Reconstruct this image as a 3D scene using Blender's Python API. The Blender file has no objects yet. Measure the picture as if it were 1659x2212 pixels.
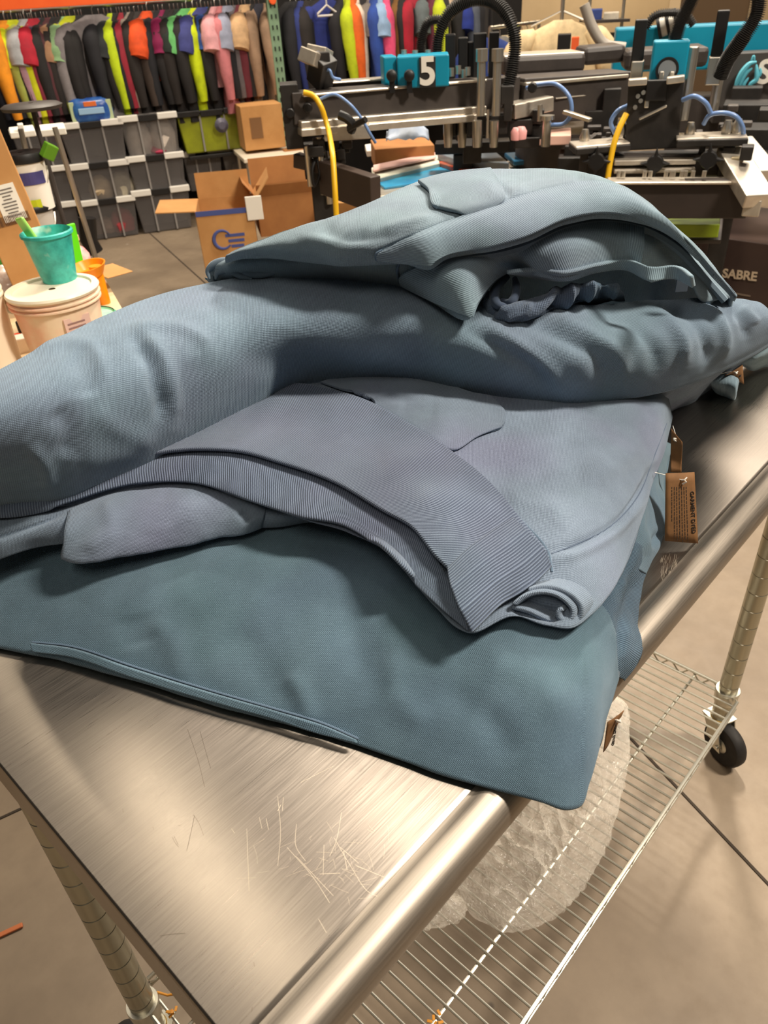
import bpy, bmesh, math, random
import numpy as np
from mathutils import Vector, Matrix, noise
from mathutils.bvhtree import BVHTree

random.seed(7)
SC = bpy.context.scene
COL = SC.collection
PI = math.pi

# ------------------------------------------------------------------ camera
CX, CY, FPX = 829.5, 1106.0, 1639.57
PIT, ROL, YAW = .6047, -.0625, .7742
C = np.array([-.0789, -.232, 1.721])
_F = np.array([math.cos(YAW)*math.cos(PIT), math.sin(YAW)*math.cos(PIT), -math.sin(PIT)])
_R = np.array([math.sin(YAW), -math.cos(YAW), 0.0])
_U = np.cross(_R, _F)
_c, _s = math.cos(ROL), math.sin(ROL)
_R, _U = _c*_R+_s*_U, -_s*_R+_c*_U
T = 1.053            # table top height
SH = .22             # wire shelf height

def ray(x, y):
    return _F+_R*(x-CX)/FPX-_U*(y-CY)/FPX
def atz(x, y, z):
    d = ray(x, y); return C+d*(z-C[2])/d[2]
def atd(x, y, D):
    d = ray(x, y); return C+d*D/math.hypot(d[0], d[1])
def proj(P):
    d = np.asarray(P)-C
    z = d@_F
    return np.stack([CX+FPX*(d@_R)/z, CY-FPX*(d@_U)/z], -1)
def mpp(P):          # metres per photo pixel at a point
    return float((np.asarray(P)-C)@_F)/FPX

cam_d = bpy.data.cameras.new('camera'); cam = bpy.data.objects.new('camera', cam_d); COL.objects.link(cam)
cam_d.sensor_fit = 'HORIZONTAL'; cam_d.sensor_width = 36
cam_d.lens = FPX*36/1659
M = Matrix(((_R[0], _U[0], -_F[0], C[0]), (_R[1], _U[1], -_F[1], C[1]), (_R[2], _U[2], -_F[2], C[2]), (0, 0, 0, 1)))
cam.matrix_world = M
cam_d.clip_start = .02
cam_d.dof.use_dof = True; cam_d.dof.focus_distance = 1.05; cam_d.dof.aperture_fstop = 13
SC.camera = cam
SC.view_settings.view_transform = 'Standard'; SC.view_settings.look = 'None'
SC.view_settings.gamma = 1; SC.view_settings.exposure = -.12

# ------------------------------------------------------------------ materials
def s2l(c):
    return tuple(((v/255)/12.92 if v/255 <= .04045 else ((v/255+.055)/1.055)**2.4) for v in c)
MATS = {}
def mat(name, rgb=(128, 128, 128), rough=.5, metal=0, **kw):
    if name in MATS: return MATS[name]
    m = bpy.data.materials.new(name); m.use_nodes = True
    b = m.node_tree.nodes['Principled BSDF']
    b.inputs['Base Color'].default_value = (*s2l(rgb), 1)
    b.inputs['Roughness'].default_value = rough; b.inputs['Metallic'].default_value = metal
    for k, v in kw.items(): b.inputs[k.replace('_', ' ')].default_value = v
    MATS[name] = m
    return m
def nodes(m): return m.node_tree.nodes, m.node_tree.links, m.node_tree.nodes['Principled BSDF']
def mixrgb(N, L, fac, a, b, mode='MIX'):
    n = N.new('ShaderNodeMix'); n.data_type = 'RGBA'; n.blend_type = mode
    for sock, v in ((n.inputs[0], fac), (n.inputs[6], a), (n.inputs[7], b)):
        if hasattr(v, 'links'): L.new(v, sock)
        else: sock.default_value = v if isinstance(v, (int, float)) else (*v, 1)
    return n.outputs[2]
def ramp(N, L, src, p0, p1, c0=(0, 0, 0), c1=(1, 1, 1)):
    r = N.new('ShaderNodeValToRGB'); e = r.color_ramp.elements
    e[0].position = p0; e[1].position = p1; e[0].color = (*c0, 1); e[1].color = (*c1, 1)
    L.new(src, r.inputs[0]); return r.outputs[0]
def noise_tex(N, L, scale, detail=2, vec=None, rough=.5):
    n = N.new('ShaderNodeTexNoise'); n.inputs['Scale'].default_value = scale
    n.inputs['Detail'].default_value = detail; n.inputs['Roughness'].default_value = rough
    if vec is not None: L.new(vec, n.inputs['Vector'])
    return n.outputs[0]
def math_n(N, L, op, a, b=None):
    n = N.new('ShaderNodeMath'); n.operation = op
    for i, v in enumerate((a, b)):
        if v is None: continue
        if hasattr(v, 'links'): L.new(v, n.inputs[i])
        else: n.inputs[i].default_value = v
    return n.outputs[0]

def mp_off(N, L, tc):
    m = N.new('ShaderNodeMapping'); m.inputs['Location'].default_value = (3.1, 1.7, 5.3); L.new(tc.outputs['Object'], m.inputs['Vector']); return m.outputs[0]
def fabric(name, rgb, kind='knit', pitch=.0019, rot=0.0, tint=(110, 118, 140)):
    """garment-dyed fleece: mottled dye, knit columns (knit) or ribs (rib) following the cloth's own UV"""
    m = mat(name, rgb, .92)
    N, L, b = nodes(m)
    tc = N.new('ShaderNodeTexCoord'); mp = N.new('ShaderNodeMapping'); mp.inputs['Rotation'].default_value[2] = rot
    L.new(tc.outputs['UV'], mp.inputs['Vector'])
    def wave(p, direc, dist=0):
        w = N.new('ShaderNodeTexWave'); w.wave_type = 'BANDS'; w.bands_direction = direc
        w.inputs['Scale'].default_value = .31416/p; w.inputs['Distortion'].default_value = dist
        w.inputs['Detail'].default_value = 0
        L.new(mp.outputs[0], w.inputs['Vector']); return w.outputs['Fac']
    if kind == 'knit':
        pat = math_n(N, L, 'MULTIPLY', math_n(N, L, 'ADD', wave(pitch*.72, 'X', .8), .35), math_n(N, L, 'ADD', wave(pitch*.6, 'Y', 1.2), .6))
        strength, dist, cf = .6, .0008, .46
    else:
        w = wave(pitch, 'X', .15); soft = name.endswith('upper')
        fine = wave(pitch*.45, 'Y', .4)
        pat = math_n(N, L, 'MULTIPLY', w, math_n(N, L, 'ADD', math_n(N, L, 'MULTIPLY', fine, .25), .75))
        strength, dist, cf = (.45, .0007, .26) if soft else (.9, .0014, .5)
    base = s2l(rgb)
    big = noise_tex(N, L, 9, 4, tc.outputs['Object'], .6)
    dye = mixrgb(N, L, ramp(N, L, big, .36, .64), tuple(v*.84 for v in base), tuple(v*1.16+.008 for v in base))
    big2 = noise_tex(N, L, 5, 2, tc.outputs['Object'])
    dye = mixrgb(N, L, math_n(N, L, 'MULTIPLY', ramp(N, L, big2, .46, .66), .5), dye, s2l(tint))
    fleck = noise_tex(N, L, 900, 2, tc.outputs['Object'])
    dye = mixrgb(N, L, math_n(N, L, 'MULTIPLY', ramp(N, L, fleck, .45, .75), .28), dye, tuple(min(1, v*1.7+.05) for v in base))
    grn_ = noise_tex(N, L, 6.5, 2, mp_off(N, L, tc))
    dye = mixrgb(N, L, math_n(N, L, 'MULTIPLY', ramp(N, L, grn_, .5, .68), .35), dye, tuple(b_*c_ for b_, c_ in zip(base, (1.08, 1.2, 1.06))))
    dark = mixrgb(N, L, 1.0, dye, (1-cf, 1-cf, 1-cf*.9), 'MULTIPLY')
    light = mixrgb(N, L, 1.0, dye, (1.22, 1.2, 1.18), 'MULTIPLY')
    L.new(mixrgb(N, L, ramp(N, L, pat, .15, .95), dark, light), b.inputs['Base Color'])
    bp = N.new('ShaderNodeBump'); bp.inputs['Strength'].default_value = strength; bp.inputs['Distance'].default_value = dist
    L.new(pat, bp.inputs['Height']); L.new(bp.outputs[0], b.inputs['Normal'])
    b.inputs['Sheen Weight'].default_value = .25; b.inputs['Sheen Roughness'].default_value = .5
    b.inputs['Sheen Tint'].default_value = (.8, .9, 1, 1)
    b.inputs['Specular IOR Level'].default_value = .15
    return m

def plain_noise(name, rgb, rgb2, scale=6, rough=.6, metal=0, bump=0, **kw):
    m = mat(name, rgb, rough, metal, **kw); N, L, b = nodes(m)
    tc = N.new('ShaderNodeTexCoord')
    n = noise_tex(N, L, scale, 5, tc.outputs['Object'], .6)
    L.new(mixrgb(N, L, ramp(N, L, n, .38, .64), s2l(rgb), s2l(rgb2)), b.inputs['Base Color'])
    if bump:
        bp = N.new('ShaderNodeBump'); bp.inputs['Strength'].default_value = bump; bp.inputs['Distance'].default_value = .002
        L.new(n, bp.inputs['Height']); L.new(bp.outputs[0], b.inputs['Normal'])
    return m

# ------------------------------------------------------------------ object helpers
def tag(o, label=None, cat=None, group=None, kind=None):
    if label: o['label'] = label
    if cat: o['category'] = cat
    if group: o['group'] = group
    if kind: o['kind'] = kind
    return o
def empty(name, loc=(0, 0, 0), label=None, cat=None, group=None, rz=0):
    o = bpy.data.objects.new(name, None); o.empty_display_size = .05
    o.location = loc; o.rotation_euler[2] = rz; COL.objects.link(o)
    return tag(o, label, cat, group)
def link(name, me, m=None, parent=None, smooth=True):
    o = bpy.data.objects.new(name, me); COL.objects.link(o)
    if m is not None: me.materials.append(m)
    if smooth: me.shade_smooth()
    if parent is not None:
        o.parent = parent
        mw = Matrix.LocRotScale(parent.location, parent.rotation_euler, (1, 1, 1))
        if parent.parent is not None:
            g = parent.parent
            mw = Matrix.LocRotScale(g.location, g.rotation_euler, (1, 1, 1)) @ parent.matrix_parent_inverse @ mw
        o.matrix_parent_inverse = mw.inverted()
    return o
V3 = lambda p: Vector((float(p[0]), float(p[1]), float(p[2])))
class MB:
    """collects boxes, bars, tubes and turned shapes; build() links them as one mesh (world coordinates)"""
    def __init__(s): s.v = []; s.f = []; s.cut = []
    def add(s, vs, fs):
        n = len(s.v); s.cut.append((n, len(s.f))); s.v += [tuple(map(float, v)) for v in vs]; s.f += [tuple(i+n for i in f) for f in fs]; return s
    def box(s, c, size, x=(1, 0, 0), y=(0, 1, 0), z=(0, 0, 1), taper=1.0):
        c = np.array(c, float); x, y, z = (np.array(a, float)/np.linalg.norm(a) for a in (x, y, z))
        hx, hy, hz = (v/2 for v in size); vs = []
        for k in (-1, 1):
            q = taper if k < 0 else 1
            for i, j in ((-1, -1), (1, -1), (1, 1), (-1, 1)):
                vs.append(c+x*i*hx*q+y*j*hy*q+z*k*hz)
        return s.add(vs, [(3, 2, 1, 0), (4, 5, 6, 7), (0, 1, 5, 4), (1, 2, 6, 5), (2, 3, 7, 6), (3, 0, 4, 7)])
    def beam(s, p, q, w, h, up=(0, 0, 1)):
        p, q = np.array(p, float), np.array(q, float); d = q-p; L = np.linalg.norm(d); d /= L
        y = np.cross(up, d); y /= np.linalg.norm(y); z = np.cross(d, y)
        return s.box((p+q)/2, (L, w, h), d, y, z)
    def tube(s, pts, r, seg=8, cap=True):
        pts = [np.array(p, float) for p in pts]; n = len(pts); vs = []; fs = []
        rr = r if hasattr(r, '__len__') else [r]*n
        ref = None
        for i, p in enumerate(pts):
            t = pts[min(i+1, n-1)]-pts[max(i-1, 0)]; t = t/(np.linalg.norm(t)+1e-12)
            if ref is None:
                ref = np.array((0, 0, 1.)) if abs(t[2]) < .9 else np.array((1., 0, 0))
            a = ref-t*(ref@t); a /= np.linalg.norm(a)+1e-12; b = np.cross(t, a); ref = a
            for k in range(seg):
                th = 2*PI*k/seg; vs.append(p+rr[i]*(a*math.cos(th)+b*math.sin(th)))
        for i in range(n-1):
            for k in range(seg):
                fs.append((i*seg+k, i*seg+(k+1) % seg, (i+1)*seg+(k+1) % seg, (i+1)*seg+k))
        if cap: fs += [tuple(range(seg))[::-1], tuple((n-1)*seg+k for k in range(seg))]
        return s.add(vs, fs)
    def lathe(s, c, prof, seg=32, axis=(0, 0, 1), cap=(True, True)):
        c = np.array(c, float); a = np.array(axis, float); a /= np.linalg.norm(a)
        u = np.cross(a, (1., 0, 0) if abs(a[0]) < .9 else (0, 1., 0)); u /= np.linalg.norm(u); w = np.cross(a, u)
        vs = []; fs = []; n = len(prof)
        for r, z in prof:
            for k in range(seg):
                th = 2*PI*k/seg; vs.append(c+a*z+r*(u*math.cos(th)+w*math.sin(th)))
        for i in range(n-1):
            for k in range(seg):
                fs.append((i*seg+k, i*seg+(k+1) % seg, (i+1)*seg+(k+1) % seg, (i+1)*seg+k))
        if cap[0]: fs.append(tuple(range(seg))[::-1])
        if cap[1]: fs.append(tuple((n-1)*seg+k for k in range(seg)))
        return s.add(vs, fs)
    def quad(s, a, b, c, d): return s.add([a, b, c, d], [(0, 1, 2, 3)])
    def split(s, name, m, parent=None, smooth=False, bevel=0):
        for i, (v0, f0) in enumerate(s.cut):
            v1, f1 = s.cut[i+1] if i+1 < len(s.cut) else (len(s.v), len(s.f))
            q = MB(); q.v = s.v[v0:v1]; q.f = [tuple(k-v0 for k in f) for f in s.f[f0:f1]]; q.build(name, m, parent, smooth, bevel)
    def build(s, name, m, parent=None, smooth=False, bevel=0, solid=0):
        me = bpy.data.meshes.new(name); me.from_pydata(s.v, [], s.f); me.update()
        o = link(name, me, m, parent, smooth)
        if solid:
            k = o.modifiers.new('solid', 'SOLIDIFY'); k.thickness = solid; k.offset = 0
        if bevel:
            k = o.modifiers.new('bevel', 'BEVEL'); k.width = bevel; k.segments = 2; k.limit_method = 'ANGLE'; k.angle_limit = .6
        if smooth: me.set_sharp_from_angle(angle=.7)
        return o
def text(s, c, xdir, ydir, size, m, parent=None, name='lettering', ext=.0004, off=0, align='CENTER'):
    cu = bpy.data.curves.new(name, 'FONT'); cu.body = s; cu.size = size; cu.extrude = ext; cu.offset = off*min(1, size/.14)
    cu.align_x = align; cu.align_y = 'CENTER'
    o = bpy.data.objects.new(name, cu); COL.objects.link(o)
    me = bpy.data.meshes.new_from_object(o.evaluated_get(bpy.context.evaluated_depsgraph_get()))
    bpy.data.objects.remove(o); bpy.data.curves.remove(cu); me.name = name; me.materials.clear()
    o = bpy.data.objects.new(name, me); COL.objects.link(o); me.materials.append(m)
    x = np.array(xdir, float); x /= np.linalg.norm(x); y = np.array(ydir, float); y -= x*(x@y); y /= np.linalg.norm(y); z = np.cross(x, y)
    mw = Matrix(((x[0], y[0], z[0], c[0]), (x[1], y[1], z[1], c[1]), (x[2], y[2], z[2], c[2]), (0, 0, 0, 1)))
    if parent is not None: o.parent = parent
    pm = Matrix.Identity(4); q = parent
    if q is not None:
        pm = Matrix.LocRotScale(q.location, q.rotation_euler, (1, 1, 1))
        if q.parent is not None: pm = Matrix.LocRotScale(q.parent.location, q.parent.rotation_euler, (1, 1, 1)) @ q.matrix_parent_inverse @ pm
        o.matrix_parent_inverse = pm.inverted()
    o.matrix_basis = mw
    return o

# ------------------------------------------------------------------ splines and cloth
def crom(P, n):
    """Catmull-Rom through the points (m,k), resampled to n rows"""
    P = np.asarray(P, float); m = len(P)
    if m == 2: return P[0]+(P[1]-P[0])*np.linspace(0, 1, n)[:, None]
    E = np.vstack([2*P[0]-P[1], P, 2*P[-1]-P[-2]])
    d = np.linalg.norm(np.diff(P[:, :min(3, P.shape[1])], axis=0), axis=1)**.5+1e-9
    cum = np.concatenate([[0], np.cumsum(d**2)]); u = np.linspace(0, cum[-1], n)
    i = np.clip(np.searchsorted(cum, u, 'right')-1, 0, m-2)
    t = ((u-cum[i])/(cum[i+1]-cum[i]))[:, None]
    p0, p1, p2, p3 = E[i], E[i+1], E[i+2], E[i+3]
    # non-uniform tangents (finite differences over chord length)
    seg = np.diff(cum); L0 = np.concatenate([[seg[0]], seg])[i][:, None]; L1 = seg[i][:, None]; L2 = np.concatenate([seg, [seg[-1]]])[i+1][:, None]
    m1 = ((p1-p0)/L0*L1+(p2-p1)/L1*L0)/(L0+L1)*L1
    m2 = ((p2-p1)/L1*L2+(p3-p2)/L2*L1)/(L1+L2)*L1
    return (2*t**3-3*t**2+1)*p1+(t**3-2*t**2+t)*m1+(-2*t**3+3*t**2)*p2+(t**3-t**2)*m2
def grid_mesh(name, G, m, parent=None, closed=False, caps=False, uv=None, flip=False):
    n, k, _ = G.shape
    vs = G.reshape(-1, 3); kk = k if closed else k-1; fs = []
    for i in range(n-1):
        for j in range(kk):
            a, b, c, d = i*k+j, i*k+(j+1) % k, (i+1)*k+(j+1) % k, (i+1)*k+j
            fs.append((a, d, c, b) if flip else (a, b, c, d))
    me = bpy.data.meshes.new(name); me.from_pydata(vs.tolist(), [], fs)
    # uv in metres
    du = np.linalg.norm(np.diff(G, axis=0), axis=2); u = np.concatenate([[0], np.cumsum(du.mean(1))])
    dv = np.linalg.norm(np.diff(G, axis=1), axis=2); v = np.concatenate([[0], np.cumsum(dv.mean(0))])
    Uv = np.stack(np.meshgrid(u, v, indexing='ij'), -1).reshape(-1, 2)
    ul = me.uv_layers.new(name='UVMap')
    idx = np.empty(len(me.loops), np.int32); me.loops.foreach_get('vertex_index', idx)
    ul.data.foreach_set('uv', Uv[idx].astype(np.float32).ravel())
    if caps and closed:
        bm = bmesh.new(); bm.from_mesh(me); bm.verts.ensure_lookup_table()
        for r in (0, n-1):
            try: bm.faces.new([bm.verts[r*k+j] for j in range(k)])
            except ValueError: pass
        bmesh.ops.recalc_face_normals(bm, faces=bm.faces); bm.to_mesh(me); bm.free()
    me.update()
    return link(name, me, m, parent)
def normals(G, closed):
    gi = np.gradient(G, axis=0)
    gj = (np.roll(G, -1, 1)-np.roll(G, 1, 1)) if closed else np.gradient(G, axis=1)
    N = np.cross(gi, gj); return N/(np.linalg.norm(N, axis=2, keepdims=True)+1e-12)
def polydist(Q, line):
    """pixel distance of points Q (…,2) to a polyline and the fraction along it"""
    line = crom(line, 40) if len(line) > 2 else crom(line, 12)
    best = np.full(Q.shape[:-1], 1e9); fr = np.zeros(Q.shape[:-1]); m = len(line)-1
    for i in range(m):
        a, b = line[i], line[i+1]; ab = b-a; t = np.clip(((Q-a)@ab)/(ab@ab+1e-9), 0, 1)
        d = np.linalg.norm(Q-a-t[..., None]*ab, axis=-1); k = d < best
        best = np.where(k, d, best); fr = np.where(k, (i+t)/m, fr)
    return best, fr
def wrinkle(G, closed, strokes=(), amp=.0025, freq=9, seed=0, sgn=1):
    N = normals(G, closed)*sgn; Q = proj(G); D = np.zeros(G.shape[:2])
    view = G-C; view /= np.linalg.norm(view, axis=2, keepdims=True)
    front = (-(N*view).sum(2) > -.15)
    for line, h, w in strokes:
        d, fr = polydist(Q, line)
        D += np.where(front, h*np.exp(-(d/w)**2)*np.clip(np.minimum(fr, 1-fr)*5+.15, 0, 1), 0)
    if amp:
        for i in range(G.shape[0]):
            for j in range(G.shape[1]):
                p = G[i, j]
                D[i, j] += amp*noise.fractal((p[0]*freq+seed, p[1]*freq*1.3, p[2]*freq*1.6), 1.0, 2.0, 3)
    return G+N*D[..., None]
LUMPS = {}
def register(o, names):
    me = o.data; bv = BVHTree.FromPolygons([tuple(v.co) for v in me.vertices], [tuple(p.vertices) for p in me.polygons])
    for n in names: LUMPS.setdefault(n, []).append(bv)
def lump(name, st, m, parent=None, n=150, nf=40, nb=14, back=.2, zback=None, p=2.0, under=.012, strokes=(), amp=.0025, freq=9,
         seed=0, reg=(), bulge=None, shell=False, mids=None):
    """a folded cloth: st = [(bottom pixel, height, top pixel, height)] along the fold, heights over the table.
    The front is swept between the two edges, rolls over the ridge, and comes down behind at depth `back`."""
    A = np.array([[*b, zb, *t, zt] for b, zb, t, zt in st], float)
    bk = np.full(len(st), back) if not hasattr(back, '__len__') else np.array(back, float)
    S = crom(np.hstack([A, bk[:, None]]), n)
    rows = []
    for r in S:
        bx, by, zb, tx, ty, zt, bd = r
        row = []
        Pb = atz(bx, by, T+zb); a = Pb-C; a[2] = 0; a /= np.linalg.norm(a)
        for q in np.linspace(1, 0, 5)[:-1]:            # rolled-under lip
            th = q*PI*.75
            row.append(Pb+a*under*(1-math.cos(th))+np.array((0, 0, -under*math.sin(th)*.8)))
        for t in np.linspace(0, 1, nf):
            e = 1-(1-t)**p
            row.append(atz(bx+(tx-bx)*t, by+(ty-by)*t, T+zb+(zt-zb)*e))
        Pt = row[-1]; zbk = (zb if zback is None else zback)
        a2 = Pt-C; a2[2] = 0; sl = (C[2]-Pt[2])/np.linalg.norm(a2); a2 /= np.linalg.norm(a2)
        for ph in np.linspace(0, PI/2, nb)[1:]:
            q_ = sl*bd*math.sin(ph); row.append(Pt+a2*bd*math.sin(ph)+np.array((0, 0, -q_-max(0, zt-zbk-sl*bd)*(1-math.cos(ph)))))
        if not shell:
            row.append((row[-1]+row[0])/2)
        rows.append(row)
    G = np.array(rows)
    Nn = normals(G, not shell); view = G-C
    sg = -1 if (Nn*view)[:, 4:4+nf].sum() > 0 else 1
    G = wrinkle(G, not shell, strokes, amp, freq, seed, sg)
    o = grid_mesh(name, G, m, parent, closed=not shell, caps=not shell, flip=(sg > 0) if shell else False)
    if shell:
        k = o.modifiers.new('cloth', 'SOLIDIFY'); k.thickness = .005; k.offset = -1 if True else 1
    if reg: register(o, reg)
    return o
def cast(px, py, names):
    d = ray(px, py); d = d/np.linalg.norm(d); best = None
    for nm in names:
        for bv in LUMPS.get(nm, ()):
            h = bv.ray_cast(V3(C), V3(d), 6)
            if h[0] is not None and (best is None or h[3] < best): best = h[3]
    return best
def drape(name, rows, names, offs, m, parent=None, nu=120, nv=14, thick=.004, smooth=6, zs=None, lip=0, strokes=(), amp=0, flip=False, reg=(), rot_uv=False):
    """a second layer of cloth lying on lumps already built: rows of pixel polylines, laid on the surface found there,
    lifted by offs metres (one per row); zs gives the height over the table where nothing lies under it"""
    R = np.stack([crom(np.array(r, float), nu) for r in rows], 0)
    K = len(rows)
    PX = np.stack([crom(R[:, i, :], nv) for i in range(nu)], 0) if K > 2 else np.stack([np.linspace(0, 1, nv)[:, None]*(R[1, i]-R[0, i])+R[0, i] for i in range(nu)], 0)
    of = np.interp(np.linspace(0, 1, nv), np.linspace(0, 1, K), offs)
    D = np.full((nu, nv), np.nan)
    for i in range(nu):
        for j in range(nv):
            h = cast(PX[i, j, 0], PX[i, j, 1], names)
            if h is not None: D[i, j] = h
    if zs is not None:
        zz = np.interp(np.linspace(0, 1, nv), np.linspace(0, 1, K), zs)
        for i in range(nu):
            for j in range(nv):
                if np.isnan(D[i, j]):
                    d = ray(*PX[i, j]); D[i, j] = (T+zz[j]-C[2])/d[2]*np.linalg.norm(d)
    for it in range(200):                               # fill gaps from neighbours
        bad = np.isnan(D)
        if not bad.any(): break
        Pd = np.pad(D, 1, constant_values=np.nan)
        nb_ = np.stack([Pd[:-2, 1:-1], Pd[2:, 1:-1], Pd[1:-1, :-2], Pd[1:-1, 2:]])
        cnt = (~np.isnan(nb_)).sum(0); sm = np.nansum(nb_, 0)
        D = np.where(bad & (cnt > 0), sm/np.maximum(cnt, 1), D)
    for it in range(smooth):
        Pd = np.pad(D, 1, mode='edge'); D = (D*2+Pd[:-2, 1:-1]+Pd[2:, 1:-1]+Pd[1:-1, :-2]+Pd[1:-1, 2:])/6
    dirs = _F+_R*((PX[..., 0]-CX)/FPX)[..., None]-_U*((PX[..., 1]-CY)/FPX)[..., None]
    dirs /= np.linalg.norm(dirs, axis=2, keepdims=True)
    G = C+dirs*(D-of[None, :])[..., None]
    Nn = normals(G, False); sg = -1 if (Nn*dirs).sum() > 0 else 1
    if strokes or amp: G = wrinkle(G, False, strokes, amp, 12, 3, sg)
    if rot_uv:
        G = np.ascontiguousarray(np.swapaxes(G, 0, 1)); sg = -sg
    o = grid_mesh(name, G, m, parent, flip=sg < 0)
    k = o.modifiers.new('cloth', 'SOLIDIFY'); k.thickness = thick; k.offset = -1; k.use_rim = True
    k = o.modifiers.new('round', 'SUBSURF'); k.levels = 1; k.render_levels = 1
    if reg: register(o, reg)
    return o
def seam(name, line, names, m, parent, r=.0012, off=.0005, n=60, z=None):
    L = crom(np.array(line, float), n); pts = []; last = None
    for x, y in L:
        h = cast(x, y, names); d = ray(x, y); d = d/np.linalg.norm(d)
        if h is None: h = last
        if h is None: continue
        if last is not None and abs(h-last) > .04: h = last
        last = h; pts.append(C+d*(h-off))
    if len(pts) < 3: return None
    P = np.array(pts)
    for _ in range(3): P[1:-1] = (P[:-2]+2*P[1:-1]+P[2:])/4
    return MB().tube(P, r, 6).build(name, m, parent, smooth=True)
# ================================================================== FLOOR, WALLS
def floor_mat():
    m = mat('concrete_floor', (150, 132, 110), .55); N, L, b = nodes(m)
    tc = N.new('ShaderNodeTexCoord'); o = tc.outputs['Object']
    a = noise_tex(N, L, 1.3, 6, o, .62); c = noise_tex(N, L, 14, 5, o, .7)
    col = mixrgb(N, L, ramp(N, L, a, .36, .66), s2l((120, 105, 88)), s2l((150, 133, 112)))
    col = mixrgb(N, L, math_n(N, L, 'MULTIPLY', ramp(N, L, c, .42, .68), .35), col, s2l((122, 106, 88)))
    v = N.new('ShaderNodeTexVoronoi'); v.inputs['Scale'].default_value = 5.5; L.new(o, v.inputs['Vector'])
    sp = ramp(N, L, v.outputs['Distance'], .035, .06, (1, 1, 1), (0, 0, 0))
    sel = N.new('ShaderNodeSeparateColor'); L.new(v.outputs['Color'], sel.inputs[0])
    col = mixrgb(N, L, math_n(N, L, 'MULTIPLY', math_n(N, L, 'MULTIPLY', sp, ramp(N, L, sel.outputs[0], .55, .6)), .7), col, s2l((70, 62, 55)))
    v2 = N.new('ShaderNodeTexVoronoi'); v2.inputs['Scale'].default_value = 3.1; L.new(o, v2.inputs['Vector'])
    sp2 = ramp(N, L, v2.outputs['Distance'], .02, .045, (1, 1, 1), (0, 0, 0))
    sel2 = N.new('ShaderNodeSeparateColor'); L.new(v2.outputs['Color'], sel2.inputs[0])
    col = mixrgb(N, L, math_n(N, L, 'MULTIPLY', math_n(N, L, 'MULTIPLY', sp2, ramp(N, L, sel2.outputs[1], .6, .65)), .6), col, s2l((222, 212, 196)))
    L.new(col, b.inputs['Base Color'])
    L.new(ramp(N, L, c, .3, .8, (.42,)*3, (.68,)*3), b.inputs['Roughness'])
    bp = N.new('ShaderNodeBump'); bp.inputs['Strength'].default_value = .12; bp.inputs['Distance'].default_value = .002
    L.new(c, bp.inputs['Height']); L.new(bp.outputs[0], b.inputs['Normal'])
    return m
fl = MB().box((3.5, 3.5, -.05), (19, 19, .1)).build('floor', floor_mat()); tag(fl, kind='structure')
E1 = np.array((.875, -.485, 0)); E2 = np.array((.485, .875, 0)); RK = 7.135; UP = np.array((0, 0, 1.))
joint_m = mat('dark_floor_joint', (58, 48, 38), .9)  # plain dark colour of the floor joint strips
def joint(name, p, q, w):
    o = MB().beam((p[0], p[1], .001), (q[0], q[1], .001), w, .003).build(name, joint_m); tag(o, kind='structure')
j1, j2 = atz(1475, 1715, 0), atz(1659, 1910, 0); dj = (j2-j1)/np.linalg.norm(j2-j1)
joint('trim_1', j1-dj*.9, j1+dj*1.4, .007)
j3, j4 = atz(330, 510, 0), atz(430, 600, 0); dk = (j4-j3)/np.linalg.norm(j4-j3)
joint('trim_2', j3-dk*.2, j3+dk*3.0, .01)
k1, k2 = atz(-40, 1787, 0), atz(40, 1750, 0); joint('trim_3', k1-(k2-k1)*3, k2+(k2-k1)*4, .007)
wb = plain_noise('shaded_wall_dark', (18, 16, 15), (30, 26, 24), 2, .9)  # shade behind the hanging clothes is put into this wall colour
def wall(name, a, b, h, m, t=.1):
    a, b = np.array((*a, h/2)), np.array((*b, h/2))
    o = MB().beam(a, b, t, h).build(name, m); tag(o, kind='structure')
P0 = E2*(RK+.95); wall('wall_back', (P0-E1*9)[:2], (P0+E1*4.3)[:2], 4.2, wb)
beige = plain_noise('beige_wall_paint', (206, 180, 140), (216, 190, 150), 1.5, .8)
P1 = E2*(RK+3.2); wall('wall_right', (P1+E1*3.2)[:2], (P1+E1*12)[:2], 4.2, beige)

# ================================================================== STEEL TABLE
def steel_mat(name, rgb, rough, aniso, streak=True):
    m = mat(name, rgb, rough, 1.0); N, L, b = nodes(m)
    tc = N.new('ShaderNodeTexCoord'); mp = N.new('ShaderNodeMapping'); L.new(tc.outputs['Object'], mp.inputs['Vector'])
    mp.inputs['Scale'].default_value = (14, 700, 14)
    st = noise_tex(N, L, 1, 3, mp.outputs[0], .6)
    big = noise_tex(N, L, 5, 4, tc.outputs['Object'], .6)
    L.new(mixrgb(N, L, ramp(N, L, st, .3, .7), tuple(v*.86 for v in s2l(rgb)), tuple(min(1, v*1.1) for v in s2l(rgb))), b.inputs['Base Color'])
    r = math_n(N, L, 'ADD', math_n(N, L, 'MULTIPLY', st, .14), math_n(N, L, 'MULTIPLY', big, .12))
    L.new(math_n(N, L, 'ADD', r, rough-.13), b.inputs['Roughness'])
    b.inputs['Anisotropic'].default_value = aniso
    tg = N.new('ShaderNodeTangent'); tg.direction_type = 'RADIAL'; tg.axis = 'Z'
    cv = N.new('ShaderNodeCombineXYZ'); cv.inputs[1].default_value = 1
    L.new(cv.outputs[0], b.inputs['Tangent'])
    bp = N.new('ShaderNodeBump'); bp.inputs['Strength'].default_value = .1; bp.inputs['Distance'].default_value = .0006
    L.new(st, bp.inputs['Height']); L.new(bp.outputs[0], b.inputs['Normal'])
    return m
steel = steel_mat('brushed_stainless_steel', (164, 155, 145), .31, .93)
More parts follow.
